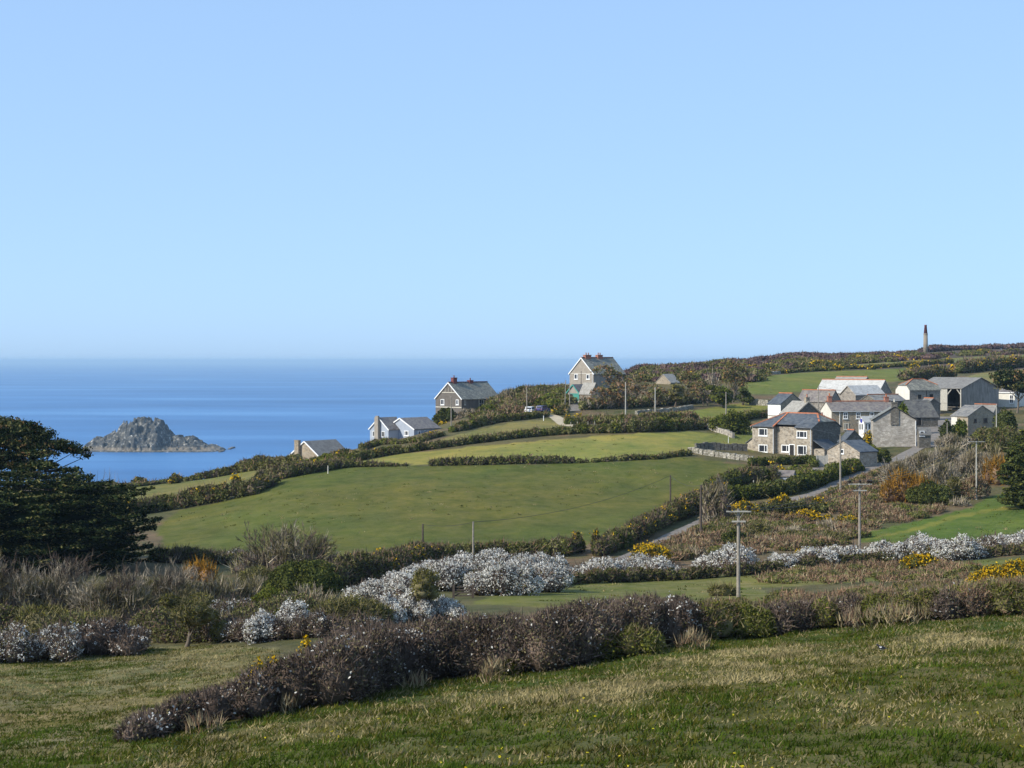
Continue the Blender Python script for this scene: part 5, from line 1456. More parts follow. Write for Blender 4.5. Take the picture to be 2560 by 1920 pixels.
# ---- left hollow: bare willows, domes, dark trees
for x0, x1, t, b, lab in [
    (-80, 110, 1372, 1570, 'tall grey bare willow scrub at the left frame edge under the cypress'),
    (70, 250, 1384, 1568, 'grey bare willow under the middle of the cypress'),
    (200, 380, 1400, 1580, 'leaning grey bare willow under the right of the cypress'),
    (330, 500, 1398, 1560, 'grey bare willow right of the cypress foot')]:
    bare_bush('willow', lab, x0, x1, t, b, ('tw_grey', 'tw_olive', 'tw_grey', 'tw_dark'), clumps=6, stems=7, levels=5, body_h=.62, cover=.8)
bush('willow', 'orange tinged willow shoots right of the cypress foot', 'willow', 462, 540, 1398, 1450, 'orange', d=150, cover=.7)
bare_bush('willow', 'grey-green willow scrub behind the small thorn tree', 420, 640, 1420, 1548, ('tw_olive', 'tw_grey'), clumps=7, body_h=.7, cover=.8)
def big_bare_tree():
    g = at(722, 160); k = 160 / F; H = zrow(1302, 160) - g.z
    root = empty('bare_tree', g); tag(root, 'large bare grey tree with upright twigs in front of the pasture', 'tree')
    V = Veg()
    for m_, st, wd in (('tw_olive', 18, 6.4), ('tw_dark', 14, 7.4), ('tw_grey', 9, 5.4)):
        branching(V, np.array(g), H * random.uniform(.92, 1.0), wd, m_, st, 5, 3, .16, 1.0, .05)
    fill(V, dome(g.x, g.y, 10.5, H * .55, 4.0, None, .3), 160, 'willow_dim', .6)
    V.build('crown', root, g)
    T = Veg(); gx = np.array(g)
    for i in range(6):
        a = i * 1.05; e = gx + np.array([1.6 * math.cos(a), 1.2 * math.sin(a), H * .5])
        T.tube([gx + np.array([.2 * math.cos(a), .2 * math.sin(a), -.3]), (gx + e) / 2 + np.array([.1, 0, .2]), e], [.14, .10, .05], 'bark', 6)
    T.build('trunk', root, g)
big_bare_tree()
bush('shrub', 'dark green mound beneath the large bare tree', 'shrub', 665, 830, 1398, 1500, 'dark', dep=5)
bush('shrub', 'olive green dome shaped shrub among the white blackthorns', 'shrub', 786, 950, 1482, 1580, 'olive_dim', dep=4)
bush('shrub', 'small round dark evergreen bush between two white blackthorns', 'shrub', 746, 804, 1514, 1574, 'dark')
bush('shrub', 'green shrub at the left of the dark mound', 'shrub', 620, 705, 1460, 1545, 'green', dep=4)
bush('shrub', 'yellow-green shrub above the low white blackthorn bank', 'shrub', 892, 940, 1424, 1470, 'green', d=148)
bare_bush('sapling', 'pale twiggy sapling standing by the dark green mound', 742, 790, 1448, 1510, ('tw_grey',), clumps=1, cat='sapling', body_h=.2)
tree('thorn_tree', 'small twisted thorn tree at the back edge of the pale field', 462, 1490, 165, 'olive_dim', base=1618, lo=.5, nb=10, flat=.6, trunk=.16, lean=.05)
tree('young_tree', 'small leafing tree standing in the white blossom', 1068, 1428, 118, 'olive', base=1548, lo=.5, nb=11, flat=.55, trunk=.13, cover=.55)
hedge('hedge', 'low scrub line at the bottom of the pasture left of the big bare tree', 'hedge', [(390, 1406, 46), (470, 1410, 42), (560, 1412, 36), (640, 1410, 40)], 'scrub_dark', 3.0, mix=[('willow_dim', .3)])
thicket('undergrowth', 'dark tangled undergrowth filling the hollow', 'undergrowth', [(-60, 1580), (120, 1500), (500, 1480), (660, 1440), (760, 1470), (800, 1560), (640, 1600), (300, 1610), (-60, 1640)], 'scrub_dark', 1.7, 50, 1.3, mix=[('olive_dim', .3), ('willow_dim', .3)])
conifer('cypress_tree', 'huge dark spreading cypress with flat tiers of boughs on the left', 110, 166, 1152, 270, 262, levels=28, dens=1.1)
tree_at('pine_tree', 'dark flat topped pine rising behind the cypress at the left edge', 178, 60, [(-60, 1085, 70, 40), (10, 1072, 62, 26), (60, 1078, 50, 24), (100, 1092, 42, 20), (-10, 1105, 60, 24), (45, 1112, 60, 20), (110, 1112, 46, 16), (155, 1118, 42, 14), (190, 1128, 30, 10), (20, 1140, 60, 18), (90, 1136, 55, 14), (-40, 1150, 60, 26), (218, 1140, 14, 6), (60, 1165, 70, 16)], 'pine_dark', cover=1.5)
bare_bush('shrub', 'bare reddish shrub between the pine and the sea', 190, 290, 1150, 1290, ('tw_brown', 'tw_grey'), d=182, clumps=3, cat='shrub', body_h=.3, cover=.3)

# ---- far left fields and cliff edge
hedge('hedge', 'dark gorse and thorn hedge climbing the left side of the pasture', 'hedge', [(330, 1290, 40), (400, 1280, 46), (480, 1268, 52), (560, 1254, 58), (625, 1240, 48), (680, 1216, 34)], 'scrub_dark', 3.4, mix=[('gorse_few', .25), ('scrub', .25)])
hedge('hedge', 'brown bramble hedge at the upper left of the pasture towards the stone bungalow', 'hedge', [(650, 1210, 34), (720, 1196, 34), (780, 1184, 32), (840, 1172, 26), (900, 1168, 16), (980, 1166, 6)], 'scrub', 3.0, mix=[('scrub_dark', .35)])
hedge('hedge', 'scrub along the cliff edge above the sea', 'hedge', [(270, 1224, 20), (330, 1218, 10), (400, 1210, 12), (470, 1200, 14), (540, 1188, 26), (600, 1180, 30), (640, 1176, 42), (680, 1170, 26), (740, 1164, 28)], 'scrub', 3.5, mix=[('scrub_dark', .4)], step=1.0)
bush('gorse_bush', 'gorse with orange crown on the cliff edge nearest the island', 'gorse', 330, 366, 1192, 1216, 'gorse_few', d=338)
bush('gorse_bush', 'small orange gorse on the cliff edge above the little field', 'gorse', 425, 452, 1180, 1204, 'gorse_few', d=336)
bush('gorse_bush', 'yellow gorse low in the hedge at the left of the pasture', 'gorse', 596, 620, 1206, 1232, 'gorse', d=276)
bush('gorse_bush', 'yellow gorse high in the hedge at the left of the pasture', 'gorse', 578, 600, 1188, 1202, 'gorse', d=290)
hedge('hedge', 'bushes hiding the foot of the stone bungalow', 'hedge', [(716, 1162, 18), (770, 1162, 14), (830, 1158, 26), (880, 1156, 32), (930, 1146, 26), (1000, 1134, 22)], 'scrub', 2.5, mix=[('green', .3), ('gorse_few', .2)])
bush('gorse_bush', 'green gorse with a yellow top right of the stone bungalow', 'gorse', 824, 886, 1122, 1156, 'gorse_few', d=318)
hedge('hedge', 'rough hedge running up from the bungalows above the upper pasture', 'hedge', [(900, 1150, 22), (960, 1141, 20), (1020, 1132, 20), (1080, 1124, 18), (1140, 1116, 18), (1200, 1108, 20), (1280, 1098, 22), (1340, 1092, 24)], 'scrub', 3.2, mix=[('scrub_dark', .3), ('green', .2)])
hedge('hedge', 'clipped dark hedge between the lower and the upper pasture', 'hedge', [(1080, 1166, 20), (1150, 1164, 22), (1250, 1162, 22), (1350, 1160, 22), (1430, 1159, 18), (1460, 1158, 8)], 'scrub_dark', 1.6, mix=[('scrub', .3)], jag=.2)
hedge('hedge', 'low brown bank continuing the field division towards the farmhouse', 'hedge', [(1485, 1157, 12), (1560, 1152, 15), (1640, 1149, 14), (1720, 1140, 18)], 'scrub', 1.4, mix=[('scrub_dark', .3)])
hedge('hedge', 'thin low scrub on the field line left of the clipped dark hedge', 'hedge', [(930, 1168, 12), (970, 1167, 10), (1010, 1166, 6)], 'scrub_dark', 1.5)
bush('gorse_bush', 'long yellow gorse bank in front of the blue-grey bungalow', 'gorse', 1052, 1098, 1080, 1108, 'gorse', d=338)
bush('gorse_bush', 'yellow gorse at the foot of the round dark tree by the brown house', 'gorse', 1092, 1118, 1056, 1072, 'gorse', d=376)
hedge('hedge', 'scrubby cliff bank under the blue-grey bungalow', 'hedge', [(905, 1128, 22), (950, 1112, 16), (1000, 1110, 12), (1050, 1106, 16), (1100, 1092, 14)], 'scrub', 3.0, mix=[('scrub_dark', .3), ('green', .2)])
bush('evergreen_bush', 'round dark evergreen tree at the corner of the brown house', 'evergreen', 1084, 1136, 1016, 1060, 'dark', d=384, n=5)
bush('shrub', 'pale bare shrub beside the round dark evergreen', 'shrub', 1132, 1195, 1024, 1066, 'willow', d=386, cover=.7)
hedge('hedge', 'green and brown hedge from the brown house down along the small meadow', 'hedge', [(1128, 1082, 16), (1160, 1076, 26), (1200, 1066, 26), (1240, 1058, 26), (1290, 1052, 20), (1340, 1046, 16), (1372, 1042, 12)], 'scrub', 3.0, mix=[('green', .3), ('bracken', .3)])
thicket('hillside_scrub', 'brown and olive scrub covering the knoll below the tall house', 'scrub', [(1180, 1050), (1215, 1030), (1260, 1000), (1310, 984), (1370, 975), (1415, 975), (1415, 1010), (1390, 1022), (1340, 1012), (1300, 1030), (1240, 1050)], 'scrub', 2.0, 130, 1.35, mix=[('scrub_dark', .25), ('bracken', .15), ('green', .22)])
hedge('hedge', 'tall bare thicket on the crest of the knoll left of the tall house', 'hedge', [(1235, 1022, 18), (1270, 1000, 28), (1310, 990, 28), (1350, 985, 22), (1390, 980, 16), (1420, 978, 14)], 'scrub', 4.0, mix=[('willow_dim', .4)])
bush('evergreen_bush', 'dark bushes behind the parked cars', 'evergreen', 1336, 1412, 988, 1022, 'green', d=384, dep=3)
bush('gorse_bush', 'rounded orange gorse beside the sandy track bend', 'gorse', 1382, 1410, 1012, 1042, 'gorse_few', d=366, cover=1.2)
bush('shrub', 'clipped olive shrub behind the rounded orange gorse', 'shrub', 1396, 1424, 1006, 1034, 'olive', d=370)
hedge('hedge', 'rough bank along the roadside from the gorse to the white wall', 'hedge', [(1420, 1062, 20), (1470, 1060, 24), (1530, 1060, 26), (1600, 1060, 26), (1680, 1056, 26), (1740, 1050, 22)], 'scrub', 3.5, mix=[('bracken', .3), ('green', .15)])
hedge('hedge', 'dense green hedge above the upper pasture right of the track', 'hedge', [(1345, 1092, 18), (1400, 1088, 25), (1450, 1085, 25), (1520, 1084, 28), (1600, 1082, 36), (1680, 1078, 38), (1745, 1074, 28), (1780, 1068, 24)], 'scrub', 3.5, mix=[('green', .35), ('scrub_dark', .25)])
bush('gorse_bush', 'small orange gorse right of the garage drive', 'gorse', 1414, 1426, 1036, 1056, 'gorse', d=352)
bush('gorse_bush', 'small orange gorse above the fence posts', 'gorse', 1442, 1458, 1034, 1050, 'gorse', d=352)
bush('gorse_bush', 'orange gorse at the corner of the village green', 'gorse', 1690, 1706, 1032, 1046, 'gorse', d=352)

# ---- wind bent pines by the tall house
for px, top, w, d, kd, lo, lab in [
    (1530, 914, 106, 392, 'pine_rust', .35, 'tall rusty brown pine right of the tall house'),
    (1508, 972, 84, 376, 'pine_rust', .3, 'low rusty pine in front of the pink stone shed'),
    (1560, 955, 100, 378, 'pine_rust', .25, 'broad rusty green pine between the first two posts'),
    (1596, 926, 66, 398, 'pine', .3, 'dark green pine behind the broad rusty one'),
    (1640, 962, 70, 384, 'pine', .3, 'dark pine in front of the hidden house'),
    (1722, 924, 74, 404, 'pine', .3, 'round topped green pine right of the hidden house'),
    (1690, 960, 60, 390, 'olive', .25, 'pale olive tree among the pines'),
    (1760, 950, 70, 396, 'pine', .25, 'spreading pine left of the tallest one'),
    (1826, 902, 100, 408, 'pine', .35, 'tallest wind bent pine at the right end of the grove'),
    (1800, 965, 80, 392, 'green', .2, 'low green tree under the tallest pine'),
    (1858, 972, 52, 400, 'dark', .2, 'small dark tree at the far right of the grove')]:
    tree('pine_tree' if kd.startswith('pine') else 'tree', lab, px, top, w, kd, d=d, lo=lo, nb=13, flat=.5, trunk=.2, lean=random.uniform(-.08, .08), stems=2, cover=.72)
hedge('undergrowth', 'tangled bare undergrowth beneath the grove of pines', 'undergrowth', [(1460, 1026, 22), (1540, 1022, 24), (1620, 1018, 28), (1700, 1012, 30), (1780, 1004, 28), (1850, 996, 22)], 'scrub', 8.0, .9, mix=[('willow', .35), ('green', .2)])
bush('shrub', 'round pale bare shrub in the grove', 'shrub', 1762, 1800, 932, 975, 'willow', d=420, cover=.8)

# ---- hill behind
hedge('heath', 'purple-brown heath growing along the skyline', 'heath', [(1555, 932, 14, 545), (1620, 924, 12, 620), (1700, 915, 13, 650), (1800, 906, 14, 700), (1900, 896, 14, 740), (2000, 892, 13, 770), (2100, 888, 12, 800), (2200, 884, 14, 830), (2300, 879, 10, 850), (2340, 878, 20, 860), (2380, 877, 15, 870), (2450, 876, 14, 890), (2600, 872, 16, 900)], 'heath', 12.0, .65, kindattr='stuff', cap=120000, step=3.0)
thicket('hill_scrub', 'dark gorse and heather scrub over the far hillside', 'scrub', [(1570, 950), (1620, 928), (1800, 912), (2000, 899), (2300, 886), (2560, 880), (2600, 884), (2420, 893), (2230, 905), (2050, 922), (1900, 935), (1870, 955), (1750, 950), (1640, 955)], 'scrub', 2.2, 260, 1.8, cover=.8, mix=[('heath', .4), ('scrub_dark', .2), ('gorse_few', .12)])
hedge('hedge', 'stone and gorse hedge dividing the two hill fields', 'hedge', [(1870, 940, 10), (1960, 934, 10), (2040, 928, 10), (2130, 923, 10), (2220, 919, 9), (2300, 914, 12), (2380, 908, 12)], 'scrub', 3.0, mix=[('gorse_few', .3), ('green', .2)])
hedge('hedge', 'thick dark gorse hedge above the big clad shed', 'hedge', [(2400, 934, 30), (2440, 930, 36), (2500, 924, 34), (2560, 918, 32), (2620, 912, 30)], 'scrub_dark', 6.0, mix=[('gorse_few', .45)])
hedge('hedge', 'gorse thicket behind the half hipped granary', 'hedge', [(2268, 952, 22), (2300, 950, 30), (2340, 948, 34), (2385, 946, 32)], 'scrub_dark', 6.0, mix=[('gorse_few', .4), ('scrub', .2)])
hedge('hedge', 'dark bushes at the end of the white roofed barn', 'hedge', [(2208, 968, 18, 402), (2240, 966, 24, 404), (2275, 962, 18, 408)], 'scrub_dark', 3.0)
for x0, x1, t, b, lab in [
    (1872, 1900, 912, 930, 'orange gorse at the left of the upper hill field'), (1908, 1936, 908, 926, 'orange gorse beside the scattered hill wall'),
    (2030, 2062, 900, 918, 'wide orange gorse high on the hill left of the mine chimney'), (2062, 2080, 904, 918, 'small orange gorse right of the wide one on the hill'),
    (2142, 2170, 888, 904, 'yellow gorse in the hill scrub below the mine chimney'), (2232, 2262, 890, 902, 'orange gorse at the top edge of the upper hill field'),
    (2270, 2292, 908, 924, 'dark round gorse alone on the hill field'), (2172, 2190, 910, 924, 'orange gorse on the hedge of the hill field'),
    (2084, 2102, 912, 926, 'small dark gorse on the hedge above the white roof'), (2325, 2352, 912, 936, 'bright yellow gorse above the granary roof')]:
    bush('gorse_bush', lab, 'gorse', x0, x1, t, b, 'gorse', cover=1.0)
hedge('hedge', 'low hedge round the village green left of the white fronted barn', 'hedge', [(1800, 1060, 20), (1850, 1052, 26), (1890, 1046, 20), (1925, 1044, 18)], 'green', 2.5, mix=[('scrub', .4)])
bush('shrub', 'big rounded olive shrub behind the pole on the village green', 'shrub', 1786, 1870, 1028, 1076, 'green', d=322, dep=5)

# ---- round the farmhouse
hedge('hedge', 'dark garden hedge in front of the farmhouse', 'hedge', [(1885, 1166, 24), (1930, 1164, 26), (1980, 1162, 24), (2030, 1160, 22), (2038, 1170, 26)], 'dark', 2.0, mix=[('scrub', .3)])
thicket('garden_scrub', 'rough grass and weeds on the slope below the garden hedge', 'scrub', [(1880, 1180), (2020, 1165), (2030, 1185), (1960, 1205), (1890, 1200)], 'scrub', 0.7, 60, 1.3, mix=[('green', .4)])
bush('gorse_bush', 'yellow gorse below the garden hedge of the farmhouse', 'gorse', 1938, 1958, 1164, 1182, 'gorse', d=262)
bush('gorse_bush', 'small rusty gorse left below the garden hedge', 'gorse', 1926, 1938, 1148, 1166, 'gorse_few', d=268)
hedge('hedge', 'dark thicket at the corner of the pasture below the farmhouse', 'hedge', [(1790, 1240, 46), (1830, 1222, 48), (1862, 1212, 46), (1900, 1208, 40), (1935, 1206, 34)], 'dark', 3.5, mix=[('scrub_dark', .35), ('gorse_few', .15)])
hedge('hedge', 'long green hedge bank along the upper side of the lane', 'hedge', [(1800, 1262, 44), (1850, 1254, 50), (1910, 1246, 50), (1970, 1238, 48), (2030, 1224, 44), (2075, 1206, 40), (2120, 1186, 36), (2142, 1178, 30)], 'dark', 3.0, mix=[('green', .35), ('bramble', .2)])
hedge('hedge', 'gorse hedge following the lane up beside the pasture', 'hedge', [(1500, 1392, 46), (1540, 1378, 50), (1590, 1352, 56), (1640, 1326, 58), (1690, 1304, 60), (1740, 1286, 62), (1790, 1268, 60)], 'scrub_dark', 3.2, mix=[('gorse_few', .4), ('dark', .15)])
bush('shrub', 'grey bare shrub beside the dark pole on the lane', 'shrub', 1758, 1826, 1200, 1266, 'willow_dim', d=212)
for x0, x1, t, b, d, lab in [
    (1742, 1776, 1232, 1256, 208, 'orange gorse tops behind the dark pole'), (1704, 1738, 1246, 1270, 204, 'orange gorse tops left of the dark pole'),
    (1610, 1640, 1298, 1320, 192, 'yellow gorse in the lane hedge at the pasture corner'), (1832, 1886, 1250, 1282, 198, 'wide yellow gorse above the crossarm of the pole'),
    (1922, 1978, 1230, 1276, 204, 'biggest yellow gorse beside the lane below the shelter'), (2028, 2058, 1238, 1266, 208, 'yellow-brown gorse at the edge of the lane bend'),
    (1966, 2050, 1274, 1296, 186, 'long low band of yellow gorse below the lane'), (2060, 2082, 1284, 1302, 184, 'yellow gorse clump at the middle of the low band'),
    (2084, 2142, 1290, 1308, 182, 'yellow gorse at the end of the low band by the pole'), (1880, 1900, 1270, 1290, 196, 'small orange gorse right of the crossarm')]:
    bush('gorse_bush', lab, 'gorse', x0, x1, t, b + 6, 'gorse')
hedge('verge', 'ragged grassy verge hiding the lower edge of the lane', 'verge', [(1590, 1412, 12), (1650, 1382, 14), (1700, 1352, 14), (1760, 1322, 14), (1850, 1290, 14), (1950, 1274, 14), (2050, 1250, 14), (2120, 1216, 14), (2190, 1186, 12), (2250, 1164, 12)], 'scrub', 1.2, .8, kindattr='stuff', mix=[('bracken', .5)])
hedge('hedge', 'dark gorse bank behind the yellow band below the lane', 'hedge', [(1900, 1292, 40), (1960, 1290, 38), (2020, 1284, 36), (2080, 1282, 30)], 'gorse_dark', 2.5)
bush('evergreen_bush', 'round dark bush left behind the crossarm pole', 'evergreen', 1806, 1864, 1318, 1364, 'dark')
bush('evergreen_bush', 'dark rounded bush in the dip right of the crossarm pole', 'evergreen', 1870, 1925, 1306, 1348, 'olive_dim')
thicket('bracken', 'brown dead bracken and brambles on the slope below the lane', 'bracken', [(1640, 1372), (1690, 1350), (1780, 1305), (1860, 1288), (1960, 1300), (2080, 1312), (2160, 1300), (2200, 1270), (2300, 1272), (2420, 1258), (2330, 1290), (2180, 1322), (2120, 1360), (2000, 1372), (1880, 1390), (1740, 1392), (1600, 1420)], 'bracken', 0.9, 330, 1.5, mix=[('scrub', .26), ('olive_dim', .14), ('green', .05), ('willow', .16)])
thicket('bracken', 'brown bracken on the bank between the lane and the bare thicket', 'bracken', [(2080, 1238), (2150, 1212), (2230, 1190), (2240, 1230), (2210, 1270), (2140, 1300), (2080, 1275)], 'bracken', 0.9, 140, 1.3, mix=[('scrub', .3)])
thicket('bracken', 'patches of brown bracken across the strip field', 'bracken', [(1880, 1430), (2000, 1412), (2150, 1410), (2330, 1408), (2440, 1420), (2420, 1450), (2200, 1458), (2000, 1462), (1900, 1455)], 'bracken', 0.5, 200, 1.7, mix=[('scrub', .25)])
thicket('bracken', 'rough brown growth behind the bramble hedge on the right', 'bracken', [(1950, 1505), (2150, 1492), (2400, 1470), (2560, 1462), (2600, 1480), (2300, 1500), (2000, 1520)], 'bracken', 0.8, 90, 1.5, mix=[('scrub', .35), ('olive_dim', .2)])
bush('shrub', 'dark green broom shrub at the foot of the crossarm pole', 'shrub', 1774, 1842, 1458, 1512, 'olive_dim', d=128)
# right hand thicket
for x0, x1, t, b, kd, lab in [
    (2205, 2285, 1140, 1215, 'willow', 'grey bare scrub right of the lane top'),
    (2265, 2345, 1116, 1190, 'willow', 'tall grey bare scrub in front of the yard'),
    (2320, 2420, 1104, 1180, 'willow', 'grey bare scrub left of the T shaped pole'),
    (2300, 2400, 1140, 1226, 'willow', 'lower grey bare scrub above the dark green bush'),
    (2390, 2480, 1110, 1200, 'willow', 'grey bare scrub round the T shaped pole'),
    (2440, 2540, 1106, 1200, 'willow', 'reddish grey bare scrub at the right edge'),
    (2340, 2440, 1078, 1130, 'willow', 'pale bare twigs below the ivy covered shed'),
    (2430, 2570, 1066, 1130, 'scrub', 'brown bramble mass below the back shed')]:
    if kd == 'willow': bare_bush('willow', lab, x0, x1, t, b, ('tw_grey', 'tw_grey', 'tw_straw', 'tw_olive'), clumps=6, stems=9, body='willow', body_h=.75, cover=.75)
    else: bush('shrub', lab, 'shrub', x0, x1, t, b, kd, dep=5, jag=.45, n=9)
bush('willow', 'glowing orange willow bush on the slope below the lane', 'willow', 2216, 2336, 1178, 1256, 'orange', dep=4)
bush('evergreen_bush', 'dark green bush at the right of the orange willow', 'evergreen', 2284, 2370, 1204, 1262, 'dark', dep=4)
bush('willow', 'yellow-green willow right of the dark bush', 'willow', 2366, 2408, 1186, 1250, 'olive')
bush('willow', 'ochre willow in front of the dark conifer at the right edge', 'willow', 2466, 2524, 1134, 1212, 'orange')
bush('shrub', 'pinkish bare shrub at the top of the green field', 'shrub', 2404, 2474, 1190, 1248, 'bracken', cover=1.5)
conifer('conifer_tree', 'dark green conifer at the right frame edge above the green field', 2580, 214, 1060, 72, 72, levels=18, kind='lf_dark', tip='lf_green')
tree('pine_tree', 'wind bent dark pine leaning over the white cottage', 2545, 925, 150, 'pine_dark', d=372, lo=.55, nb=12, flat=.4, trunk=.25, lean=-.12)
bush('ivy', 'yellow-green ivy spilling over the front of the roadside shed', 'ivy', 2388, 2420, 1043, 1074, 'bright', d=314, dep=1.2)
bush('shrub', 'dark shrub at the left corner of the ivy covered shed', 'shrub', 2352, 2386, 1044, 1076, 'dark', d=312)
bush('shrub', 'green shrub against the back of the cottage chimney', 'shrub', 2244, 2270, 1000, 1034, 'bright', d=322, n=4)
bush('shrub', 'dark shrub at the lane corner right of the slate outbuilding', 'shrub', 2198, 2226, 1116, 1152, 'dark', d=274, n=4)
hedge('hedge', 'low green hedge between the outbuilding and the pale cottage', 'hedge', [(2150, 1118, 20, 296), (2180, 1122, 22, 290), (2210, 1128, 18, 284)], 'green', 1.5)
bush('flowering_shrub', 'orange flowering shrub in front of the conservatory', 'flowering shrub', 2160, 2180, 1070, 1090, 'gorse', d=296, n=3)
bush('shrub', 'dark shrub under the back shed at the right', 'shrub', 2486, 2540, 1020, 1066, 'dark', d=314)
hedge('hedge', 'bushes along the lane foot in front of the slate outbuilding', 'hedge', [(2096, 1196, 26), (2130, 1186, 30), (2152, 1178, 24)], 'green', 1.5, mix=[('gorse_few', .3)])
# ---------------------------------------------------------------- field walls
def wall(name, label, pts, h, w, mat, lump=0.12):
    """a field wall of stacked stones laid along photo points: each course an own row of uneven blocks, joined"""
    P = [G(*p) if len(p) == 2 else at(p[0], p[2]) for p in pts]
    mb = MB()
    for a, b in zip(P[:-1], P[1:]):
        L_ = (b - a).length; n = max(1, int(L_ / 0.75)); t = (b - a).normalized(); t.z = 0; t.normalize(); s = Vector((t.y, -t.x, 0))
        for i in range(n):
            p = a.lerp(b, (i + 0.5) / n); z = float(hgt(p.x, p.y)) - 0.25
            hh = h * random.uniform(0.86, 1.06)
            for r in range(3):
                z0 = z + (0.25 if r else 0) + hh * r / 3 * (1 if r else 0); z1 = z + 0.25 + hh * (r + 1) / 3 - 0.006
                if r == 0: z0 = z
                ll = L_ / n * random.uniform(0.40, 0.485); ww = w * random.uniform(0.42, 0.5) * (1 - 0.08 * r)
                o = t * random.uniform(-.06, .06)
                q = [p + o + t * i2 * ll + s * j2 * ww for i2, j2 in ((-1, -1), (1, -1), (1, 1), (-1, 1))]
                mb.prism([(v.x, v.y, z0) for v in q], (0, 0, z1 - z0))
    o = mb.build(name, mat)
    root = empty(name, P[0]); tag(root, label, 'wall')
    o.name = 'stones'; o.parent = root; o.location = -P[0]; o['kind'] = 'stuff'
    return root
wall('stone_wall', 'sunlit white garden wall slanting down left of the farmhouse', [(1757, 1068), (1790, 1080), (1818, 1088), (1834, 1096)], 1.1, 0.6, M['stone_pale'])
wall('stone_wall', 'short white wall behind the pole left of the farmhouse', [(1828, 1070), (1850, 1072), (1884, 1076)], 0.9, 0.5, M['limewash'])
wall('stone_wall', 'lichened stone wall at the top of the village green', [(1874, 1012), (1896, 1013), (1922, 1015)], 1.5, 0.7, M['stone_wall'])
wall('stone_wall', 'low pale stone wall bounding the pasture below the farmhouse', [(1722, 1130), (1760, 1137), (1800, 1143), (1840, 1149), (1884, 1154)], 1.0, 0.7, M['stone_wall'])
wall('stone_wall', 'dark stone wall running to the left corner of the farmhouse', [(1738, 1124), (1780, 1124), (1830, 1126), (1868, 1128)], 1.3, 0.7, M['stone_dark'])
wall('stone_wall', 'grey stone bank under the grove of pines', [(1590, 1036), (1640, 1032), (1690, 1028), (1730, 1021)], 0.9, 0.9, M['stone_wall'])
wall('stone_wall', 'scattered stone wall on the hillside field edge', [(1880, 940), (1920, 937), (1950, 935)], 1.0, 0.9, M['stone_wall'])

# ---------------------------------------------------------------- poles and wires
POLE = {}
def pole(label, px, top, base=None, d=None, arms=(), mat='wood', r=0.14, cat='utility pole', name='utility_pole', lean=0.0):
    g = G(px, base) if d is None else at(px, d)
    H = zrow(top, g.y) - g.z
    root = empty(name, g); tag(root, label, cat)
    mb = MB(); mb.tube([(0, 0, -0.6), (lean * H / 2, 0, H / 2), (lean * H, 0, H)], [r, r * 0.85, r * 0.68], n=10); mb.build('post', M[mat], root, smooth=False)
    for row, w, ins, brace in arms:
        z = zrow(row, g.y) - g.z; k = g.y / F; hw = w * k / 2
        x0 = lean * z
        m2 = MB(); m2.box(x0 - hw, x0 + hw, -r - 0.12, -r - 0.004, z - 0.05, z + 0.05); a = m2.build('crossarm', M['wood_pale' if mat == 'wood' else mat], root)
        if brace:
            for sg in (-1, 1):
                m3 = MB(); m3.bar((x0 + sg * hw * .36, -r - 0.16, z - 0.07), (x0, -r - 0.02, z - 0.62), 0.035, 0.035); m3.build('brace', M['wood'], root)
        for f in ins:
            m3 = MB(); x = x0 + f * hw
            m3.tube([(x, -r - 0.07, z + 0.052), (x, -r - 0.07, z + 0.12), (x, -r - 0.07, z + 0.14), (x, -r - 0.07, z + 0.36), (x, -r - 0.07, z + 0.42)], [0.05, 0.05, 0.15, 0.16, 0.06], n=10)
            m3.build('insulator', M['insul'], a)
    POLE[label] = (g, H, lean)
    return root
pole('tall grey pole with a wide braced crossarm standing in the strip field', 1846, 1272, 1498, arms=[(1278, 62, (-.8, .8), True), (1303, 34, (), False)], r=0.15)
pole('tall pole carrying three dark insulators by the blossom hedge', 2149, 1206, 1402, arms=[(1210, 58, (-.9, 0, .72, .95), True), (1226, 34, (), False)], mat='wood', r=0.15)
pole('tall bare pole beside the lane in front of the outbuilding', 2101, 1086, 1236, r=0.16)
pole('dark tarred pole standing at the lane in the dip', 1752, 1212, 1334, mat='wood_dark', r=0.17)
pole('slim dark pole on the right side of the pasture', 1676, 1188, 1276, mat='wood_dark', r=0.13)
pole('short dark post behind the blossom hedge left of the paler one', 1057, 1310, 1396, mat='wood_dark', r=0.13)
pole('pale post behind the blossom hedge', 1183, 1304, 1402, r=0.12)
pole('pole on the village green left of the farmhouse', 1815, 980, 1078, r=0.14)
pole('pale pole in front of the rusty pines', 1564, 955, 1040, mat='wood_pale', r=0.15)
pole('pale pole in front of the hidden house', 1638, 968, 1040, mat='wood_pale', r=0.14)
pole('grey pole beside the parked white car', 1317, 968, 1036, r=0.13)
pole('grey pole beside the dark round evergreen at the brown house', 1128, 990, 1078, r=0.13)
pole('leaning pole left of the green garage', 1412, 950, 1030, r=0.12, lean=.03)
pole('pole right in front of the green garage', 1424, 958, 1032, r=0.13)
pole('slim dark pole in front of the tall house gable', 1453, 928, d=392, mat='wood_dark', r=0.09)
pole('pole among the barn roofs behind the farmhouse', 2046, 965, d=318, r=0.13)
pole('T shaped pale pole in the bare scrub on the right', 2441, 1100, d=226, arms=[(1104, 42, (-.85, 0, .85), False)], mat='wood_pale', r=0.12)
pole('pale pole in front of the back shed on the right', 2491, 1010, d=306, mat='wood_pale', r=0.12)
pole('short post at the edge of the yard', 2368, 1056, d=306, r=0.11, cat='post', name='post')
pole('leaning pale post beside the rounded white blackthorn', 1116, 1486, 1512, mat='wood_pale', r=0.07, cat='post', name='post', lean=-.25)
pole('white gate post at the top left corner of the pasture', 820, 1164, 1184, mat='cream', r=0.09, cat='post', name='post')
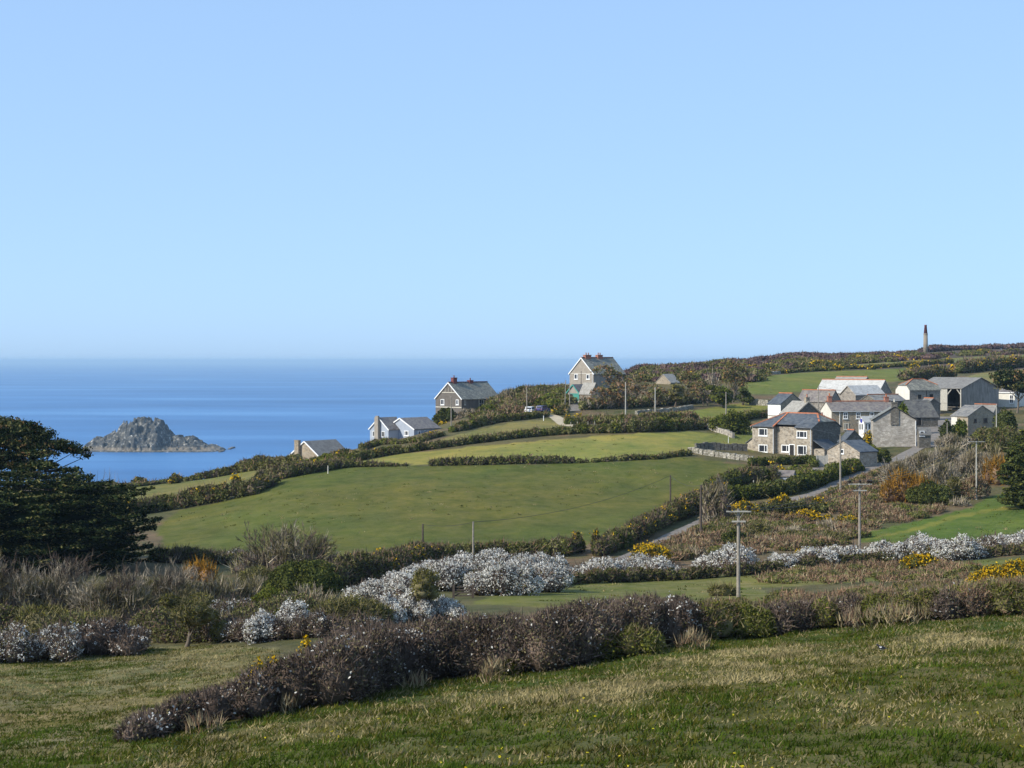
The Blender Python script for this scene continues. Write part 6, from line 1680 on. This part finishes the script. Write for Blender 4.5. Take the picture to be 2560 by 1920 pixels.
pole('white marker post on the small meadow edge', 1359, 1039, 1052, mat='white', r=0.09, cat='post', name='post')
pole('pale post among the bushes below the farmhouse', 1884, 1200, 1218, mat='wood_pale', r=0.09, cat='post', name='post')
pole('thin white post on the grass left of the farmhouse', 1821, 1092, 1108, mat='white', r=0.06, cat='post', name='post')
for w, x, b in (('leftmost', 1427, 1064), ('second', 1444, 1063), ('middle', 1470, 1062), ('fourth', 1487, 1061), ('rightmost', 1531, 1060)):
    pole(w + ' of the five grey fence posts along the sandy track', x, b - 9, b, r=0.06, cat='fence post', name='fence_post', mat='wood_pale')
for o in list(SC.objects):
    if o.name.startswith('fence_post'): o['group'] = 'fence posts along the sandy track'

def wire(label, a, b, sag=0.8, dx=0.0, r=0.022):
    (g0, h0, l0), (g1, h1, l1) = POLE[a], POLE[b]
    p0 = g0 + Vector((l0 * h0 + dx, 0, h0 - 0.05)); p1 = g1 + Vector((l1 * h1 + dx, 0, h1 - 0.05))
    mb = MB(); pts = []
    for i in range(13):
        t = i / 12; p = p0.lerp(p1, t); p.z -= 4 * sag * t * (1 - t); pts.append(p - p0)
    mb.tube(pts, [r] * 13, n=5)
    o = mb.build('cable', M['wire']); o.location = p0
    tag(o, label, 'cable')
A_, B_ = 'short dark post behind the blossom hedge left of the paler one', 'pale post behind the blossom hedge'
wire('thin cable between the dark and the pale post in front of the pasture', A_, B_, .3)
wire('thin cable from the pale post up to the slim dark pole on the pasture', B_, 'slim dark pole on the right side of the pasture', 1.2)
wire('cable from the slim dark pole to the dark tarred pole', 'slim dark pole on the right side of the pasture', 'dark tarred pole standing at the lane in the dip', .6)
wire('cable from the dark tarred pole to the bare pole by the lane', 'dark tarred pole standing at the lane in the dip', 'tall bare pole beside the lane in front of the outbuilding', 1.0)
wire('cable from the barn roof pole across to the clad shed side', 'pole among the barn roofs behind the farmhouse', 'pale pole in front of the back shed on the right', 1.0)
for i, dx in enumerate((-1.0, 1.0)):
    wire(('lower' if i == 0 else 'upper') + ' power line between the crossarm pole and the pole with dark insulators', 'tall grey pole with a wide braced crossarm standing in the strip field', 'tall pole carrying three dark insulators by the blossom hedge', .7, dx)

for i, dx in enumerate((-1.0, .05, 1.0)):
    wire(('left', 'middle', 'right')[i] + ' power line from the pole with dark insulators up to the T shaped pole', 'tall pole carrying three dark insulators by the blossom hedge', 'T shaped pale pole in the bare scrub on the right', .9, dx)
wire('sagging telephone cable from the lane pole to the green before the farmhouse', 'tall bare pole beside the lane in front of the outbuilding', 'pole on the village green left of the farmhouse', 1.2)
wire('telephone cable strung between the two pale poles before the pines', 'pale pole in front of the rusty pines', 'pale pole in front of the hidden house', .4)
wire('telephone cable from the hidden house pole to the village green pole', 'pale pole in front of the hidden house', 'pole on the village green left of the farmhouse', .8)
wire('telephone cable from the white car pole to the green garage pole', 'grey pole beside the parked white car', 'pole right in front of the green garage', .5)

# ---------------------------------------------------------------- gates
def gate(name, label, px0, px1, top, base, mat, boards=5, vert=False):
    a, b = G(px0, base), G(px1, base); b = at(px1, a.y)
    h = zrow(top, a.y) - a.z
    root = empty(name, a); tag(root, label, 'gate')
    L_ = (b - a).length; z1 = b.z - a.z
    for x, z in ((0, 0), (L_, z1)):
        mb = MB(); mb.box(x - 0.09, x + 0.09, -0.09, 0.09, z - 0.4, z + h + 0.12); mb.build('gate_post', mat, root)
    n = boards
    for i in range(n):
        mb = MB()
        if vert:
            x = L_ * (i + 0.5) / n; mb.box(x - L_ / n * .46, x + L_ / n * .46, -0.03, 0.03, 0.1 + z1 * i / n, h + z1 * i / n)
        else:
            z = 0.2 + (h - 0.25) * i / (n - 1); mb.bar((0.1, 0, z), (L_ - 0.1, 0, z + z1), 0.04, 0.1)
        mb.build('board' if vert else 'rail', mat, root)
    mb = MB(); mb.bar((0.1, 0.055, 0.2), (L_ - 0.1, 0.055, h - 0.1 + z1), 0.04, 0.08); mb.build('brace', mat, root)
gate('wooden_gate', 'weathered five-bar gate in the valley hedge', 1134, 1182, 1466, 1496, M['wood_dark'], 4)
gate('yard_gate', 'tall pale grey boarded gate between the farmhouse and the slate outbuilding', 2042, 2068, 1139, 1168, M['wood_pale'], 10, True)

# ---------------------------------------------------------------- cars
def car(label, px, py, yaw, paint, L_=4.2, W=1.75, Hh=1.5, d=None):
    g = G(px, py) if d is None else at(px, d)
    root = empty('parked_car', g, yaw); tag(root, label, 'car')
    # side outline, front at +x
    low = [(-L_ / 2, .42), (-L_ / 2 + .02, .85), (-L_ / 2 + .12, .93), (L_ / 2 - 1.15, .93), (L_ / 2 - .25, .80), (L_ / 2, .62), (L_ / 2, .35), (L_ / 2 - .4, .26), (-L_ / 2 + .4, .26)]
    mb = MB(); ws = [(-W / 2, .0), (-W / 2 + .06, .02)]
    mb.prism([(x, -W / 2, z) for x, z in low], (0, W, 0)); mb.build('body', paint, root)
    cab = [(-L_ / 2 + .18, .932), (-L_ / 2 + .42, Hh - .08), (-L_ / 2 + .7, Hh), (.35, Hh), (.55, Hh - .05), (L_ / 2 - 1.2, .932)]
    mb = MB(); mb.prism([(x, -W / 2 + .13, z) for x, z in cab], (0, W - .26, 0)); mb.build('cabin', paint, root)
    mb = MB(); mb.prism([(-L_ / 2 + .195, -W / 2 + .25, .98), (-L_ / 2 + .395, -W / 2 + .25, Hh - .14), (-L_ / 2 + .395, W / 2 - .25, Hh - .14), (-L_ / 2 + .195, W / 2 - .25, .98)], (-.03, 0, 0)); mb.build('rear_window', M['glass'], root)
    mb = MB(); mb.prism([(.62, -W / 2 + .2, Hh - .12), (L_ / 2 - 1.22, -W / 2 + .2, .97), (L_ / 2 - 1.22, W / 2 - .2, .97), (.62, W / 2 - .2, Hh - .12)], (.05, 0, .02)); mb.build('windscreen', M['glass'], root)
    for sg in (-1, 1):
        y = sg * (W / 2 - .125)
        mb = MB(); mb.prism([(-L_ / 2 + .6, y, .98), (-L_ / 2 + .75, y, Hh - .12), (.3, y, Hh - .12), (L_ / 2 - 1.45, y, .98)], (0, sg * .02, 0)); mb.build('side_window', M['glass'], root)
        mb = MB(); mb.box(-L_ / 2 - .03, -L_ / 2 - .002, sg * (W / 2 - .22) - .12, sg * (W / 2 - .22) + .12, .62, .84); mb.build('tail_light', M['brick'], root)
        mb = MB(); mb.box(L_ / 2 - .28, L_ / 2 + .01, sg * (W / 2 - .28) - .16, sg * (W / 2 - .28) + .16, .63, .74); mb.build('headlight', M['metal'], root)
        for x in (-L_ / 2 + .8, L_ / 2 - .85):
            mb = MB(); yy = sg * (W / 2 - .10)
            mb.tube([(x, yy - .1, .32), (x, yy + .12, .32)], [.32, .32], n=16)
            w = mb.build('wheel', M['rubber'], root)
            m2 = MB(); y2 = yy + (.125 if sg > 0 else -.105); m2.tube([(x, y2 - .005, .32), (x, y2 + .012 * sg, .32)], [.19, .19], n=12); m2.build('rim', M['metal'], w)
car('white hatchback parked with its tail towards the small meadow', 1326, 1036, math.radians(75), M['car_white'], d=371)
car('purple-blue car parked right of the white hatchback', 1357, 1036, math.radians(62), M['car_blue'], d=372)

# ---------------------------------------------------------------- magpie on the near field
def magpie():
    g = G(2203, 1632)
    root = empty('magpie', g, math.radians(155)); tag(root, 'black and white magpie standing in the near field', 'bird')
    # body of one skin along the spine: tail root, belly, breast, neck, head, bill (x forward)
    sp = [(-.13, .150, .018), (-.09, .155, .045), (-.03, .155, .066), (.03, .172, .070), (.075, .205, .050), (.10, .240, .038), (.125, .262, .038), (.150, .262, .026), (.170, .256, .012), (.205, .246, .003)]
    V, Q, mi = [], [], []; n = 14
    for x, z, r in sp:
        for k in range(n):
            a = 2 * math.pi * k / n; V.append((x, r * math.cos(a) * .9, z + r * math.sin(a)))
    for i in range(len(sp) - 1):
        for k in range(n):
            Q.append((i * n + k, i * n + (k + 1) % n, (i + 1) * n + (k + 1) % n, (i + 1) * n + k))
            low = math.sin(2 * math.pi * (k + .5) / n) < 0.1
            mi.append(1 if (low and 0 < i < 3) else 0)
    mesh_np('body', V, quads=Q, qmi=mi, mats=[M['feather'], M['lamb']], parent=root, smooth=True)
    mb = MB(); mb.prism([(-.11, -.022, .165), (-.11, .022, .165), (-.34, .014, .11), (-.36, 0, .105), (-.34, -.014, .11)], (0, 0, .012)); mb.build('tail', M['feather'], root)
    for sg in (-1, 1):
        mb = MB(); mb.prism([(.05, sg * .064, .215), (-.02, sg * .070, .225), (-.17, sg * .03, .165), (-.10, sg * .058, .14), (.02, sg * .068, .145)], (0, sg * .012, 0)); w = mb.build('wing', M['feather'], root)
        mb = MB(); mb.prism([(.045, sg * .0775, .215), (-.03, sg * .083, .222), (-.04, sg * .082, .195), (.03, sg * .079, .185)], (0, sg * .006, 0)); mb.build('shoulder_patch', M['lamb'], w)
        mb = MB(); mb.tube([(0, sg * .03, .11), (.01, sg * .032, .05), (-.005, sg * .034, -.01)], [.012, .006, .005], n=6); mb.build('leg', M['feather'], root)
magpie()

# ---------------------------------------------------------------- tufts in the pastures
def tufts():
    V = Veg()
    for poly, n in ((ZONES[1][0], 900), (ZONES[2][0], 260), (ZONES[7][0], 260), (ZONES[10][0], 120), (ZONES[8][0], 120)):
        xs = [p[0] for p in poly]; ys = [p[1] for p in poly]; c = 0
        while c < n:
            px, py = random.uniform(max(-50, min(xs)), min(2600, max(xs))), random.uniform(min(ys), max(ys)); c += 1
            if not bool(inpoly(px, py, poly)): continue
            g = G(px, py)
            if fbm(g.x / 14, g.y / 14, 66, 2) < -.15: continue
            m = random.choice(['gr_green', 'gr_olive', 'gr_olive', 'gr_straw', 'lf_dark'])
            k = random.randint(5, 12); h = random.uniform(.08, .2)
            P = np.array(g) + rng.normal(size=(k, 3)) * np.array([.25, .35, 0])
            P[:, 2] = hgt(P[:, 0], P[:, 1]) - .02
            V.twigs(P, rng.normal(size=(k, 3)) * .5 + np.array([0, 0, .9]), h, .16, m)
    tag(V.build('pasture_tufts'), 'scattered rank tufts in the grazed pastures', None, None, 'stuff')
tufts()

# ---------------------------------------------------------------- grass of the near fields
def grass():
    base = lambda px: np.interp(px, [300, 480, 810, 1100, 1390, 1740, 2200, 2560, 2900], [1862, 1830, 1776, 1706, 1684, 1612, 1566, 1543, 1518])
    NT = 74000
    d = np.sqrt(rng.random(NT) * (92 ** 2 - 27 ** 2) + 27 ** 2); px = rng.random(NT) * 3300 - 350
    x = (px - 1280) * d / F; z = hgt(x, d); py = HZ - (z - ZC) * F / d
    left = inpoly(px, py, ZONES[0][0])
    ok = (left | ((py > base(px) - 6) & ((px > 330) | (py > 1880)))) & (py < 1985)
    x, d, z, px, py, left = x[ok], d[ok], z[ok], px[ok], py[ok], left[ok]
    n = len(x); nb = 5
    tone = fbm(x / 2.6, d / 3.4, 51, 4) + 0.35 * rng.normal(size=n)
    lush = (~left) & (py < base(px) + 30 + 40 * fbm(x / 3, d / 3, 77, 3)) & (rng.random(n) < .62)
    pale = (~left) & (py < base(px) + 105 + 40 * fbm(x / 5, d / 3, 35, 2)) & ~lush
    tone = tone + np.where(left, 0.22 + 0.55 * fbm(x / 9, d / 3.0, 33, 3), 0) + np.where(pale, 0.42, 0) - np.clip((py - 1800) / 400, 0, .3)
    kind = np.where(lush, np.where(rng.random(n) < .6, 0, 1), np.where(tone > 0.30, 2, np.where(tone > -0.10, 1, 0)))
    dark = fbm(x / 1.3, d / 1.6, 91, 3)
    ht = (0.10 + 0.15 * np.clip(dark + .35, 0, 1.2)) * np.where(left, .8, 1.0)
    V = Veg()
    P = np.stack([x, d, z], 1)
    for k, m in enumerate(('gr_green', 'gr_olive', 'gr_straw')):
        s = np.nonzero(kind == k)[0]
        Q = np.repeat(P[s], nb, 0) + rng.normal(size=(len(s) * nb, 3)) * np.array([.12, .12, 0])
        Q[:, 2] = hgt(Q[:, 0], Q[:, 1]) - 0.02
        D = rng.normal(size=Q.shape) * np.array([.55, .55, .1]) + np.array([0.25, 0.1, 0.8 if k < 2 else .55])
        V.twigs(Q, D, np.repeat(ht[s], nb), 0.045, m)
    o = V.build('grass'); tag(o, 'coarse tussocky grass, green and straw coloured', None, None, 'stuff')
    # yellow flowers
    nf = 46
    d = 28 + 18 * rng.random(nf) ** 1.4; px = np.where(rng.random(nf) < .5, 1600 + 250 * rng.normal(size=nf), rng.random(nf) * 1900 + 660)
    x = (px - 1280) * d / F; W = Veg()
    for i in range(nf):
        P = np.array([[x[i], d[i], float(hgt(x[i], d[i])) + .16]]) + rng.normal(size=(3, 3)) * .012
        W.leaves(P, 0.024, 'lf_dandelion', flat=.8, asp=.9)
    tag(W.build('wild_flowers'), 'tiny yellow flowers scattered in the near grass', None, None, 'stuff')
M['lf_dandelion'] = L('dandelion_petal', [(0.62, 0.50, 0.02), (0.70, 0.58, 0.03)], 0.1, .05)
grass()
print('VEGETATION TRIANGLES', TRIS)
